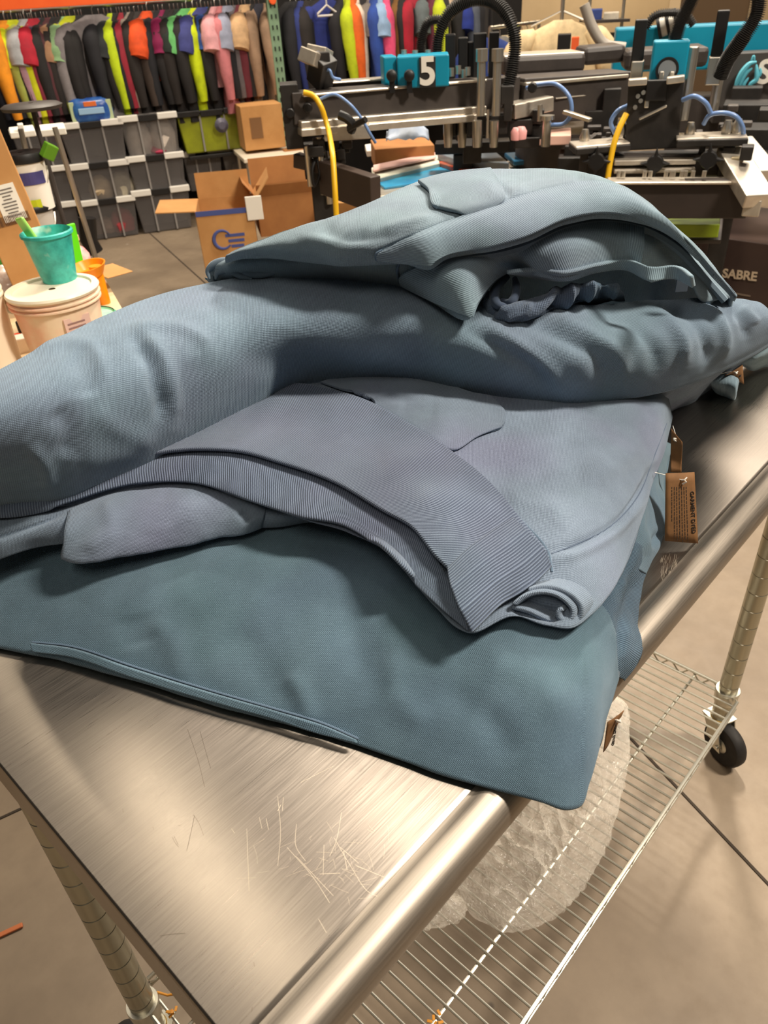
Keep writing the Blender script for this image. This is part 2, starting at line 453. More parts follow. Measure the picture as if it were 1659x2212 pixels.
zinc = mat('zinc_plated_wire', (206, 203, 190), .32, .85)
chrome = mat('chrome_post', (176, 172, 154), .3, .9)
TL, TD = 1.56, .67
table = empty('work_table', (TL/2, TD/2, 0), 'stainless steel topped work table on casters carrying the pile of blue sweatshirts', 'table')
# top: flat sheet, front marine edge rolled over along y=0, turned-down flanges on the other sides
prof = [(TD, -.062), (TD, -.006), (TD-.002, -.0015), (TD-.006, 0), (TD-.0065, 0)]
prof += [(y, 0) for y in np.linspace(TD-.03, .05, 6)]+[(.0435, 0)]
prof += [(.043, 0), (.038, .001), (.034, .0035), (.030, .0055), (.025, .0065), (.018, .0058), (.011, .0025), (.005, -.004), (.0012, -.0125), (0, -.021), (.002, -.030), (.008, -.037), (.016, -.039)]
nx = 24; xs = [0.0, 0.001, 0.003, 0.0033]+list(np.linspace(.03, TL-.03, nx))+[TL-.0033, TL-.003, TL-.001, TL]
vs, fs = [], []
for i, x in enumerate(xs):
    dz = -.004 if i in (0, len(xs)-1) else (-.0015 if i in (1, len(xs)-2) else 0)
    for y, z in prof: vs.append((x, y, T+z+dz))
k = len(prof)
jb = [j for j, q in enumerate(prof) if abs(q[0]-.0435) < 1e-6][0]
def sheet(name, j0, j1, m):
    kk = j1-j0+1; v_ = [vs[i*k+j] for i in range(len(xs)) for j in range(j0, j1+1)]
    f_ = [(i*kk+j, i*kk+j+1, (i+1)*kk+j+1, (i+1)*kk+j) for i in range(len(xs)-1) for j in range(kk-1)]
    o_ = MB().add(v_, f_).build(name, m, table, smooth=True)
    md = o_.modifiers.new('sheet', 'SOLIDIFY'); md.thickness = .0016; md.offset = -1
sheet('table_top', 0, jb, steel)
sheet('rolled_edge', jb, k-1, steel_mat('satin_rolled_steel', (158, 149, 138), .50, .2))
for x in (.0008, TL-.0008): MB().box((x, TD/2+.02, T-.037), (.0016, TD-.05, .066)).build('end_flange', steel, table)
# scratches worn into the steel
scr_l = mat('bright_scratch', (214, 202, 184), .5, 1); scr_d = mat('dark_scratch', (96, 84, 72), .5, .6)
def scratch(mb, line, r):
    L_ = crom(np.array(line, float), 14); pts = [atz(x, y, T+.0002) for x, y in L_]
    for a, b in zip(pts[:-1], pts[1:]):
        d = b-a; d /= np.linalg.norm(d); s = np.array((-d[1], d[0], 0))*r*.45; mb.quad(a-s, b-s, b+s, a+s)
L1 = MB(); L2 = MB()
for ln in ([(600, 1720), (606, 1800), (600, 1870)], [(533, 1790), (538, 1925)], [(738, 1755), (725, 1820), (712, 1850)], [(620, 1830), (680, 1900), (712, 1950)], [(688, 1985), (705, 2015)], [(640, 1780), (640, 1830), (660, 1860)],
           [(722, 1810), (760, 1875), (800, 1930), (845, 1943)], [(700, 1825), (698, 1890)], [(735, 1830), (775, 1865)], [(742, 1838), (750, 1880)], [(560, 1765), (566, 1790)], [(575, 1768), (580, 1792)], [(500, 1790), (507, 1800)], [(607, 1738), (600, 1752)], [(612, 1722), (610, 1752)],
           [(640, 1850), (720, 1935)], [(690, 1888), (735, 1886)], [(1385, 1225), (1375, 1265)], [(650, 1690), (720, 1655)], [(770, 1870), (830, 1895)]):
    scratch(L1, ln, .00035 if random.random() < .7 else .0006)
for ln in ([(418, 1760), (428, 1775), (440, 1805)], [(420, 1762), (412, 1800), (403, 1838)], [(372, 1808), (378, 1820), (386, 1830)], [(376, 1806), (385, 1825)], [(345, 2022), (370, 2018), (400, 2016)], [(265, 1747), (266, 1755)], [(330, 1786), (332, 1792)], [(405, 1575), (430, 1650), (442, 1700)], [(432, 1580), (455, 1660)], [(545, 2175), (543, 2186)], [(548, 2078), (550, 2088)], [(385, 1783), (390, 1782)]):
    scratch(L2, ln, .0003)
for i in range(50):
    x, y = random.gauss(720, 75), random.gauss(1850, 60); a = random.uniform(0, PI); l = random.uniform(8, 45)
    scratch(L1, [(x, y), (x+l*.5*math.cos(a)+random.uniform(-4, 4), y+l*.5*math.sin(a)), (x+l*math.cos(a), y+l*math.sin(a))], .00018)
for i in range(40):                                      # scuffed patch near the large hang tag
    x, y = random.uniform(1428, 1470), random.uniform(1195, 1235); scratch(L1, [(x, y), (x-3, y+random.uniform(8, 24))], .00028)
tag(L1.build('scratches', scr_l, table), 'bright scratches in the steel', kind='stuff'); tag(L2.build('scratches', scr_d, table), 'dark scratches in the steel', kind='stuff')
# posts with grooves every two inches
LX0, LX1, LY0, LY1 = .036, 1.42, .069, .57
def post(x, y):
    mb = MB(); r = .0225; pr = [(r*.9, .06), (r, .062)]; z = .10
    while z < T-.075:
        pr += [(r, z-.0016), (r*.955, z-.0006), (r*.955, z+.0006), (r, z+.0016)]; z += .0508
    pr += [(r, T-.06)]
    mb.lathe((x, y, 0), pr, 28)
    o = mb.build('post', chrome, table, smooth=True)
    MB().lathe((x, y, 0), [(.0235, SH-.03), (.0275, SH-.028), (.0295, SH+.008), (.0285, SH+.012), (.0235, SH+.012)], 28).build('shelf_collar', zinc, o, smooth=True)
    return o
for x in (LX0, LX1):
    for y in (LY0, LY1): post(x, y)
# wire shelf: cross wires, long support rods, and the double-wire rim with its zigzag truss
ya, yb = LY0-.028, LY1+.028; xa, xb = LX0-.0, LX1+.012
cw = MB(); n = int((xb-xa)/.02406)
for i in range(n+1):
    x = xa+(xb-xa)*i/n; cw.tube([(x, ya, SH), (x, yb, SH)], .0027, 8)
cw.build('cross_wires', zinc, table, smooth=True)
sr = MB()
for y in (ya+.115, (ya+yb)/2, yb-.115): sr.tube([(xa, y, SH-.006), (xb, y, SH-.006)], .0036, 8)
sr.build('support_rod', zinc, table, smooth=True)
rim = MB()
def truss(p, q):
    p, q = np.array(p), np.array(q); d = q-p; L_ = np.linalg.norm(d); d /= L_
    rim.tube([p, q], .0042, 8); rim.tube([p-UP*.024, q-UP*.024], .0036, 8)
    m_ = int(L_/.055); pts = []
    for i in range(m_*8+1):
        t = i/8; pts.append(p+d*L_*t/m_-UP*(.012+.011*math.sin(t*2*PI*.5*2)))
    rim.tube(pts, .0022, 6)
truss((xa+.03, ya-.004, SH+.002), (xb-.03, ya-.004, SH+.002)); truss((xa+.03, yb+.004, SH+.002), (xb-.03, yb+.004, SH+.002))
truss((xb, ya+.03, SH+.002), (xb, yb-.03, SH+.002)); truss((xa, ya+.03, SH+.002), (xa, yb-.03, SH+.002))
rim.build('shelf_rim', zinc, table, smooth=True)
rubber = plain_noise('black_rubber_tread', (26, 23, 22), (40, 36, 33), 40, .7); brass = mat('yellow_chromate_plate', (196, 160, 84), .35, .9)
def caster(x, y, ang):
    d = np.array((math.cos(ang), math.sin(ang), 0)); a = np.array((-d[1], d[0], 0)); c = np.array((x, y, 0))+d*.036+UP*.062
    root = MB().lathe(c, [(.020, -.016), (.056, -.016), (.061, -.010), (.062, 0), (.061, .010), (.056, .016), (.020, .016)], 40, a).build('caster_wheel', rubber, table, smooth=True)
    h = MB().lathe(c, [(.0, -.020), (.016, -.020), (.020, -.017), (.020, .017), (.016, .020), (.0, .020)], 20, a, (False, False))
    h.lathe(c, [(.006, -.032), (.006, .032)], 10, a); h.build('hub', zinc, root, smooth=True)
    f = MB()
    for s in (-1, 1):
        f.add([c+a*s*.025+d*p-d*0+UP*q for p, q in ((-.012, -.012), (.012, -.012), (-.012, .068), (-.066, .068))]+[c+a*s*.028+d*p+UP*q for p, q in ((-.012, -.012), (.012, -.012), (-.012, .068), (-.066, .068))],
              [(0, 1, 2, 3), (7, 6, 5, 4), (0, 4, 5, 1), (1, 5, 6, 2), (2, 6, 7, 3), (3, 7, 4, 0)])
    f.box(c-d*.038+UP*.069, (.06, .058, .004), d, a); f.build('fork', zinc, root)
    MB().lathe((x, y, .118), [(.02, .0), (.026, .004), (.026, .014), (.016, .02), (.012, .03)], 20).lathe((x, y, .14), [(.011, 0), (.011, .05)], 12).build('swivel_stem', brass, root, smooth=True)
aa = math.atan2(-.94, -.42)
caster(LX1, LY0, aa)
for x, y, g in ((LX0, LY0, .6), (LX0, LY1, 2.2), (LX1, LY1, -1)): caster(x, y, g)

# ================================================================== SWEATSHIRTS
FA = fabric('blue_fleece_upper', (127, 148, 159), pitch=.0021); FAr = fabric('blue_rib_upper', (121, 142, 154), 'rib', .0027)
FB = fabric('blue_fleece_roll', (110, 130, 148), pitch=.0030, rot=.12)
FC = fabric('blue_fleece_middle', (116, 132, 151), pitch=.0025, tint=(122, 122, 152)); FCr = fabric('blue_rib_middle', (112, 127, 149), 'rib', .0031, tint=(116, 118, 142))
FD = fabric('teal_blue_fleece_bottom', (86, 111, 126), pitch=.0028, rot=.5, tint=(84, 106, 128))
FDr = fabric('teal_blue_rib_bottom', (80, 108, 128), 'rib', .0025, tint=(80, 100, 122))
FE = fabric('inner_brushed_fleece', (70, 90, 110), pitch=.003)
thread = mat('tonal_thread', (92, 112, 132), .9); seam_l = mat('faded_seam', (140, 158, 172), .95)

# ---- bottom sweatshirt
g1 = empty('folded_sweatshirt', (.45, .25, T), 'teal-blue folded sweatshirt at the bottom of the pile, one corner past the table edge', 'sweatshirt')
st1 = [((-170, 1368), .012, (-60, 1000), .10), ((0, 1396), .010, (60, 1020), .105), ((140, 1424), .008, (200, 1020), .108), ((300, 1472), .008, (350, 1020), .11), ((500, 1530), .008, (540, 1020), .112),
       ((760, 1606), .008, (780, 1040), .112), ((900, 1655), .008, (900, 1060), .11), ((1050, 1702), .010, (1030, 1090), .108), ((1170, 1733), .014, (1130, 1130), .106), ((1228, 1748), .012, (1190, 1180), .100), ((1252, 1742), .012, (1235, 1230), .092),
       ((1276, 1690), .022, (1268, 1270), .086), ((1298, 1610), .032, (1296, 1300), .078), ((1316, 1530), .03, (1318, 1330), .07), ((1336, 1465), .03, (1332, 1370), .06)]
s1 = [([(480, 1350), (560, 1430), (620, 1530)], -.004, 45), ([(1010, 1400), (1180, 1480), (1240, 1580)], .004, 40), ([(740, 1330), (800, 1430), (820, 1520)], -.004, 50), ([(840, 1400), (860, 1500), (930, 1570)], .004, 30),
      ([(280, 1330), (300, 1400)], -.003, 40), ([(170, 1280), (300, 1290), (520, 1270)], .003, 50), ([(620, 1450), (660, 1520), (670, 1570)], .004, 22), ([(950, 1480), (1060, 1560), (1110, 1650)], -.004, 35), ([(330, 1330), (380, 1410), (400, 1480)], .003, 25)]
lump('body', st1, FD, g1, n=220, nf=70, back=.10, zback=.02, p=1.75, under=.010, strokes=s1, amp=.0022, freq=8, seed=3, reg=('g1',))
# folded sleeve and side of the same garment at the right, over the table
st1b = [((1350, 1470), .0, (1290, 1440), .045), ((1368, 1452), .002, (1290, 1390), .055), ((1388, 1395), .004, (1285, 1330), .07), ((1378, 1350), .006, (1285, 1290), .08), ((1396, 1240), .006, (1290, 1180), .085), ((1412, 1200), .008, (1310, 1130), .09), ((1440, 1125), .01, (1330, 1050), .09), ((1436, 1050), .015, (1350, 990), .09), ((1452, 960), .02, (1380, 920), .09)]
lump('folded_side', st1b[4:], FD, g1, n=90, nf=30, back=.06, zback=.01, under=.012, amp=.004, freq=12, seed=10, reg=('g1',), strokes=[([(1400, 1200), (1380, 1130), (1390, 1060)], .006, 14), ([(1430, 1150), (1400, 1180)], -.006, 8)])
lump('folded_sleeve', st1b[:6], FDr, g1, n=90, nf=30, back=.06, zback=.01, p=2.0, under=.01, amp=.003, freq=14, seed=9, reg=('g1', 'g1b'),
     strokes=[([(1385, 1240), (1350, 1320), (1340, 1420)], -.006, 12), ([(1400, 1130), (1360, 1220), (1330, 1290)], .005, 12), ([(1430, 1000), (1400, 1100)], -.004, 14)])
# turned pocket welt that peeks out along the lower fold
drape('pocket_welt', [[(66, 1388), (150, 1398), (280, 1440), (440, 1490), (600, 1536), (700, 1566), (772, 1598)], [(72, 1408), (160, 1420), (285, 1462), (440, 1510), (600, 1556), (690, 1584), (774, 1606)]], ('g1',), (.006, .006), FD, g1, nu=110, nv=6, thick=.006, zs=(.012, .004))
seam('hem_stitch', [(70, 1387), (150, 1395), (280, 1437), (440, 1487), (600, 1533), (700, 1563), (774, 1596)], ('g1',), thread, g1, .0014, .001)

# ---- middle sweatshirt
g2 = empty('folded_sweatshirt', (.6, .35, T+.12), 'grey-blue folded sweatshirt under the rolled one, wide ribbed hem and pouch pocket facing out', 'sweatshirt')
st2 = [((-70, 1150), .13, (-60, 960), .19), ((0, 1118), .15, (20, 940), .195), ((225, 1075), .152, (250, 900), .2), ((300, 1047), .157, (330, 880), .2), ((425, 1045), .157, (450, 830), .2), ((550, 1085), .152, (570, 800), .2), ((650, 1118), .147, (670, 780), .2), ((750, 1150), .14, (765, 770), .2), ((830, 1187), .134, (830, 770), .2),
       ((895, 1257), .122, (890, 780), .2), ((944, 1312), .114, (940, 790), .198), ((1014, 1364), .106, (1000, 790), .195), ((1106, 1330), .108, (1070, 790), .19), ((1182, 1350), .104, (1140, 800), .185), ((1237, 1355), .102, (1200, 810), .18), ((1276, 1328), .10, (1250, 815), .175), ((1334, 1257), .096, (1300, 820), .17), ((1374, 1160), .092, (1350, 830), .165),
       ((1412, 1035), .088, (1395, 840), .155), ((1438, 965), .085, (1425, 850), .145), ((1452, 900), .085, (1445, 862), .125)]
s2 = [([(1112, 1302), (1150, 1312), (1212, 1324)], -.030, 15), ([(1250, 1040), (1330, 1000), (1390, 960)], .005, 30), ([(1130, 900), (1220, 960), (1260, 1050)], -.003, 40), ([(1320, 900), (1360, 960), (1370, 1040)], -.005, 28), ([(1090, 1080), (1180, 1090), (1230, 1130)], .004, 25), ([(1000, 1000), (1100, 1020), (1200, 1000)], -.003, 25),
      ([(1182, 1194), (1253, 1172), (1323, 1134), (1383, 1064), (1405, 1010)], -.006, 7), ([(1190, 1215), (1260, 1192), (1330, 1150), (1395, 1075)], .004, 10), ([(800, 880), (900, 900), (980, 950)], .004, 40), ([(1400, 890), (1420, 950), (1400, 1020)], .004, 16)]
lump('body', st2, FC, g2, n=260, nf=80, back=.06, zback=.11, p=1.6, under=.006, strokes=s2, amp=.0022, freq=9, seed=21, reg=('g2',))
# back layer of the ribbed hem, then the front layer that overhangs it
hem2b = [[(-60, 1060), (120, 1040), (330, 985), (450, 968), (600, 992), (725, 1040), (830, 1100), (884, 1135), (944, 1205), (990, 1290)],
         [(-60, 1110), (120, 1080), (310, 1020), (440, 1005), (580, 1040), (690, 1085), (790, 1140), (860, 1185), (920, 1260), (1000, 1330)],
         [(-60, 1132), (110, 1098), (300, 1046), (425, 1046), (550, 1087), (650, 1120), (748, 1140), (819, 1183), (895, 1259), (1012, 1366)]]
drape('hem_band', hem2b, ('g2',), (.003, .006, .008), FCr, g2, nu=220, nv=20, thick=.006, zs=(.19, .165, .148), reg=('g2h',))
hem2f = [[(560, 880), (640, 838), (694, 840), (803, 872), (873, 910), (976, 978), (1052, 1040), (1128, 1127), (1186, 1198)],
         [(300, 965), (400, 945), (500, 930), (640, 940), (800, 1000), (880, 1060), (980, 1150), (1060, 1230), (1150, 1262)],
         [(-60, 1072), (120, 1045), (325, 985), (375, 977), (450, 974), (525, 980), (600, 1001), (725, 1046), (830, 1108), (884, 1140), (944, 1211), (968, 1232)]]
hem2f = [[(-60, 1040), (120, 1010), (350, 940), (560, 872), (640, 832), (694, 840), (803, 872), (873, 910), (976, 978), (1052, 1040), (1128, 1127), (1184, 1196)],
         [(-60, 1058), (120, 1030), (340, 965), (500, 930), (600, 925), (700, 945), (800, 985), (880, 1045), (960, 1110), (1020, 1170), (1070, 1200), (1100, 1222)],
         [(-60, 1074), (120, 1046), (325, 987), (375, 979), (450, 976), (525, 982), (600, 1003), (725, 1048), (830, 1110), (884, 1140), (944, 1211), (972, 1238)]]
drape('hem_band', hem2f, ('g2',), (.004, .013, .020), FCr, g2, nu=260, nv=26, thick=.006, zs=(.2, .19, .175), reg=('g2h',),
      strokes=[([(900, 1080), (1000, 1090), (1090, 1110)], .003, 25), ([(820, 1010), (900, 1000), (960, 990)], .003, 30)])
cuff = [[(1108, 1120), (1060, 1150), (1000, 1195), (968, 1228)], [(1150, 1160), (1100, 1190), (1030, 1222), (972, 1258)], [(1180, 1196), (1110, 1240), (1040, 1275), (985, 1300)], [(1190, 1222), (1150, 1262), (1080, 1305), (1016, 1366)]]
drape('hem_side', [c[::-1] for c in cuff], ('g2',), (.020, .022, .018, .008), FCr, g2, nu=60, nv=50, thick=.006, rot_uv=True, zs=(.17, .15, .13, .11), reg=('g2h',))
seam('side_stitch', [(985, 1266), (1040, 1252), (1110, 1228), (1186, 1202)], ('g2h',), seam_l, g2, .0013, .0006)
seam('hem_seam', [(560, 874), (640, 834), (694, 840), (803, 872), (873, 910), (976, 978), (1052, 1040), (1128, 1127), (1188, 1200), (1192, 1235)], ('g2', 'g2h'), thread, g2, .0016, .0)
# pouch pocket
pk = [[(690, 828), (800, 800), (920, 815), (1020, 850), (1065, 862), (1088, 888)], [(740, 846), (820, 850), (920, 860), (1010, 880), (1060, 890), (1090, 905)], [(803, 868), (860, 895), (920, 915), (980, 930), (1050, 915), (1088, 920)], [(812, 878), (873, 912), (925, 945), (978, 975), (1030, 945), (1084, 924)]]
drape('pouch_pocket', pk, ('g2',), (.004, .005, .005, .004), FC, g2, nu=90, nv=40, thick=.004, zs=(.2, .2, .19, .19), reg=('g2p',), strokes=[([(740, 850), (850, 840), (960, 870)], .004, 30), ([(860, 880), (950, 890)], -.003, 20)])
for ln in ([(1028, 856), (1042, 890), (1040, 930)], [(1040, 930), (1005, 945), (966, 968)], [(1070, 866), (1086, 890), (1086, 918), (1040, 938), (980, 974)]): seam('pocket_stitch', ln, ('g2p', 'g2'), thread, g2, .0011, .0004)
# rolled sleeve end under the right corner of the hem
def px_sheet(name, line, zf, dvec, depth, m, parent, thick, n=70):
    P_ = np.array([atz(x, y, T+zf(x, y)) for x, y in crom(np.array(line, float), n)])
    G_ = np.stack([P_+dvec*depth*t for t in np.linspace(0, 1, 8)], 1)
    o_ = grid_mesh(name, G_, m, parent); k_ = o_.modifiers.new('cloth', 'SOLIDIFY'); k_.thickness = thick; k_.offset = 0
    k_ = o_.modifiers.new('round', 'SUBSURF'); k_.levels = 1; k_.render_levels = 1
    return o_
ax = atz(1330, 1180, T+.13)-atz(1225, 1320, T+.115); ax[2] = 0; ax /= np.linalg.norm(ax); ax[2] = -.35
zr_ = lambda x, y: .100+.036*(1352-y)/80
px_sheet('rolled_layer', [(1108, 1306), (1130, 1290), (1160, 1281), (1192, 1284), (1220, 1300), (1234, 1320), (1230, 1338), (1214, 1342), (1203, 1332), (1205, 1320), (1214, 1316)], zr_, ax, .05, FC, g2, .006)
px_sheet('rolled_layer', [(1104, 1312), (1140, 1322), (1170, 1336), (1200, 1346), (1232, 1346), (1250, 1334), (1253, 1314), (1240, 1294), (1215, 1278), (1180, 1270), (1140, 1276)], lambda x, y: zr_(x, y)-.003, ax, .03, FC, g2, .006)
seam('side_seam', [(1192, 1196), (1253, 1172), (1323, 1134), (1383, 1064), (1408, 1000), (1440, 915)], ('g2',), mat('dark_thread', (88, 102, 122), .9), g2, .0008, .0)
# sleeve folded inside, between the hem and the garment below
st2s = [((132, 1206), .113, (150, 1080), .15), ((165, 1213), .112, (230, 1050), .155), ((260, 1200), .112, (330, 1035), .155), ((380, 1180), .112, (420, 1030), .155), ((470, 1160), .114, (500, 1050), .15), ((540, 1150), .116, (555, 1080), .145), ((566, 1138), .118, (575, 1095), .14)]
lump('sleeve', st2s, FC, g2, n=90, nf=30, back=.05, zback=.11, under=.006, amp=.003, freq=14, seed=5, reg=('g2s',), strokes=[([(230, 1080), (240, 1140), (180, 1190)], .004, 18), ([(520, 1100), (540, 1130)], -.006, 12)])
lump('sleeve', [((560, 1140), .114, (565, 1085), .14), ((600, 1138), .114, (610, 1095), .14), ((680, 1128), .116, (690, 1110), .135), ((740, 1140), .118, (760, 1128), .13)], FC, g2, n=40, nf=14, back=.05, zback=.11, under=.004, amp=.001, seed=6)
lump('lower_layer', [((-60, 1230), .10, (-60, 1110), .15), ((0, 1206), .11, (0, 1110), .15), ((80, 1180), .112, (90, 1095), .152), ((150, 1170), .113, (170, 1075), .152), ((230, 1150), .114, (240, 1070), .15)], FC, g2, n=60, nf=24, back=.05, zback=.11, under=.005, amp=.002, seed=8, reg=('g2s',), strokes=[([(-40, 1170), (60, 1140), (140, 1105)], -.006, 6)])

# ---- long rolled sweatshirt
g3 = empty('rolled_sweatshirt', (.6, .4, T+.2), 'long blue sweatshirt rolled into a thick bolster across the pile, third from the bottom', 'sweatshirt')
st3 = [((-110, 1110), .165, (-110, 850), .32), ((-60, 1100), .165, (-60, 825), .325), ((0, 1090), .168, (0, 797), .33), ((120, 1076), .17, (112, 742), .335), ((250, 1030), .175, (218, 685), .335), ((350, 990), .178, (320, 643), .335), ((450, 940), .182, (425, 615), .335), ((560, 880), .19, (525, 599), .335),
       ((650, 835), .195, (640, 597), .335), ((760, 826), .195, (760, 605), .333), ((880, 828), .193, (880, 622), .325), ((1000, 848), .188, (1005, 640), .31), ((1130, 864), .18, (1135, 650), .30), ((1250, 872), .172, (1262, 658), .292), ((1330, 858), .172, (1365, 652), .286), ((1420, 842), .172, (1470, 646), .278),
       ((1520, 812), .17, (1562, 644), .268), ((1600, 775), .17, (1620, 650), .255), ((1660, 742), .175, (1655, 664), .24), ((1685, 722), .18, (1680, 690), .22)]
s3 = [([(285, 722), (305, 752), (325, 780), (338, 830), (350, 870), (342, 915)], -.010, 15), ([(305, 716), (345, 760), (368, 820), (378, 870), (372, 920)], .006, 17), ([(275, 712), (350, 703), (405, 712), (440, 735), (452, 772)], .005, 14), ([(430, 770), (410, 850), (380, 930)], -.003, 30),
      ([(75, 764), (150, 742), (200, 750), (218, 785), (222, 830)], .005, 14), ([(150, 770), (180, 800), (190, 860)], -.005, 22), ([(120, 880), (150, 930), (140, 990)], -.006, 26), ([(60, 960), (95, 1000), (108, 1060)], .005, 16), ([(170, 1000), (260, 980), (340, 940)], .003, 26), ([(200, 880), (260, 930), (330, 950)], .003, 22),
      ([(520, 680), (640, 715), (760, 750), (900, 790)], .005, 30), ([(500, 760), (640, 790), (800, 800)], -.004, 34), ([(600, 640), (780, 668), (900, 715)], -.003, 26),
      ([(1010, 710), (1090, 760), (1150, 800), (1190, 850)], -.007, 16), ([(1040, 700), (1120, 745), (1180, 790), (1215, 840)], .006, 16), ([(1130, 690), (1220, 730), (1290, 780), (1310, 830)], -.007, 17), ([(1180, 680), (1270, 720), (1340, 770), (1352, 815)], .008, 15),
      ([(1290, 672), (1370, 705), (1410, 750), (1415, 800)], -.007, 15), ([(1360, 662), (1440, 690), (1475, 735), (1480, 790)], .008, 13), ([(1430, 660), (1500, 690), (1525, 740), (1525, 790)], -.007, 12), ([(1490, 655), (1550, 685), (1570, 735), (1560, 775)], .007, 11), ([(1560, 652), (1605, 690), (1615, 735)], -.006, 10), ([(1600, 660), (1640, 700)], .005, 9)]
lump('body', st3, FB, g3, n=260, nf=80, back=.16, zback=.15, p=1.9, under=.014, strokes=s3, amp=.0020, freq=7, seed=33, reg=('g3',))

# ---- lower sweatshirt of the top pair: its hem gapes open
g4 = empty('folded_sweatshirt', (.75, .4, T+.32), 'blue folded sweatshirt second from the top, its ribbed hem gaping open over bunched lining', 'sweatshirt')
st4 = [((448, 602), .322, (452, 572), .352), ((470, 607), .325, (478, 562), .36), ((520, 605), .33, (525, 553), .366), ((600, 600), .335, (605, 545), .37), ((700, 600), .336, (705, 548), .372), ((790, 606), .335, (790, 552), .374), ((868, 614), .333, (862, 545), .376), ((935, 648), .323, (925, 540), .376), ((1015, 682), .316, (985, 525), .382),
       ((1036, 640), .33, (1030, 515), .388), ((1077, 594), .342, (1085, 500), .395), ((1114, 577), .35, (1125, 485), .40), ((1167, 592), .348, (1180, 465), .405), ((1211, 600), .346, (1230, 448), .407), ((1278, 579), .348, (1295, 440), .405), ((1346, 567), .348, (1355, 445), .398), ((1390, 580), .34, (1400, 460), .388),
       ((1480, 582), .325, (1468, 495), .362), ((1497, 612), .307, (1520, 545), .332), ((1512, 640), .29, (1560, 600), .30), ((1535, 652), .278, (1586, 640), .28)]
s4 = [([(1080, 560), (1200, 540), (1330, 520)], .003, 16), ([(1350, 500), (1370, 540), (1390, 570)], .005, 14), ([(1420, 530), (1480, 580)], -.004, 12)]
lump('body', st4, FA, g4, n=280, nf=50, back=[.03, .08, .12]+[.2]*15+[.14, .08, .03], zback=.16, p=1.5, under=.009, strokes=s4, amp=.0015, freq=12, seed=41, reg=('g4',), shell=True)
drape('hem_band', [[(868, 613), (864, 598), (905, 575), (985, 548), (1060, 530), (1129, 510), (1226, 478), (1301, 466), (1391, 478)], [(940, 650), (945, 630), (970, 605), (1030, 570), (1085, 552), (1150, 555), (1220, 540), (1290, 525), (1330, 520), (1388, 532)], [(1017, 685), (1024, 664), (1036, 642), (1077, 596), (1114, 579), (1167, 594), (1211, 602), (1278, 581), (1346, 569), (1384, 582)]], ('g4',), (.002, .005, .006), FAr, g4, nu=240, nv=30, thick=.006, reg=('g4h',))
seam('hem_edge', [(1018, 683), (1030, 654), (1045, 632), (1080, 596), (1100, 584)], ('g4h', 'g4'), FAr, g4, .003, .001)
for ln, r_q in (([(453, 603), (449, 586), (464, 571), (490, 565), (514, 574), (538, 590), (566, 592), (610, 584)], .006), ([(466, 604), (470, 590), (494, 584), (522, 597), (545, 602)], .005)):
    P_ = crom(np.array(ln, float), 40); MB().tube([atz(x, y, T+.335+.035*(604-y)/60) for x, y in P_], [r_q*min(1, (i_+3)/10, (43-i_)/14) for i_ in range(40)], 10).build('folded_edge', FA, g4, smooth=True)
seam('hem_seam', [(866, 560), (858, 582), (864, 612)], ('g4', 'g4h'), thread, g4, .002, .002)
# inside band and bunched lining seen in the opening
inb = [[(1095, 592), (1150, 585), (1211, 592), (1290, 575), (1350, 562), (1400, 575), (1470, 582), (1490, 600)], [(1120, 596), (1165, 604), (1225, 608), (1290, 590), (1353, 585), (1400, 607), (1460, 604), (1495, 622)]]
ibm = [[atz(x, y, T+z) for x, y in crom(np.array(l, float), 90)] for l, z in zip(inb, (.356, .340))]
G = np.stack([np.array(ibm[0])+0*1, (np.array(ibm[0])+np.array(ibm[1]))/2, np.array(ibm[1])], 1)
G = np.stack([crom(G[i], 8) for i in range(90)], 0)
o = grid_mesh('inner_band', G, FAr, g4); k = o.modifiers.new('cloth', 'SOLIDIFY'); k.thickness = .005
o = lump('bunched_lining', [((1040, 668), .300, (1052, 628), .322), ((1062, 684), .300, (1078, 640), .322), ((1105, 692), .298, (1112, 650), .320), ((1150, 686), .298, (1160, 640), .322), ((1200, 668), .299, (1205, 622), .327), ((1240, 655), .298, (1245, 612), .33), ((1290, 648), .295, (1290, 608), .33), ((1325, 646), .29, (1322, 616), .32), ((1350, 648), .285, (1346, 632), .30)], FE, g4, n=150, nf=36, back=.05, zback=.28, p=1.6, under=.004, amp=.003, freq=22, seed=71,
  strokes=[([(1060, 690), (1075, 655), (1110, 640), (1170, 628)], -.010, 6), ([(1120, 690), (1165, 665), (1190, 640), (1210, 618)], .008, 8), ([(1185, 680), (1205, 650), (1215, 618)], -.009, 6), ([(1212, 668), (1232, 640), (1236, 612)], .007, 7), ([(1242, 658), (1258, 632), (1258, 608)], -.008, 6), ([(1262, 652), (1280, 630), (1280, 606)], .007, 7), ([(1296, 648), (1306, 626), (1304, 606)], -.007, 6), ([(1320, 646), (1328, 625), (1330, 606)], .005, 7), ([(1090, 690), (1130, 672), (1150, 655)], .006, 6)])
o['label'] = 'bunched inside fleece'
lin = MB()
def strand(line, zz, r):
    L_ = crom(np.array([(*p, z) for p, z in zip(line, zz)], float), 40)
    lin.tube([atz(x, y, T+z) for x, y, z in L_], [r*(.5+.5*math.sin(PI*(i+4)/48)) for i in range(40)], 10)
strand([(1096, 598), (1080, 612), (1068, 634), (1072, 656), (1092, 664)], [.332, .328, .322, .316, .312], .007)
strand([(1112, 602), (1116, 622), (1112, 642), (1100, 654), (1084, 650)], [.334, .328, .322, .316, .314], .006)
tag(lin.build('lining_fold', FE, g4, smooth=True), 'curled inside fleece')
lb = MB(); a = atz(1474, 612, T+.325); lb.box(a, (.016, .002, .022), (.7, -.7, 0), (.7, .7, 0)); lb.build('neck_label', mat('faded_label', (84, 98, 114), .8), g4)
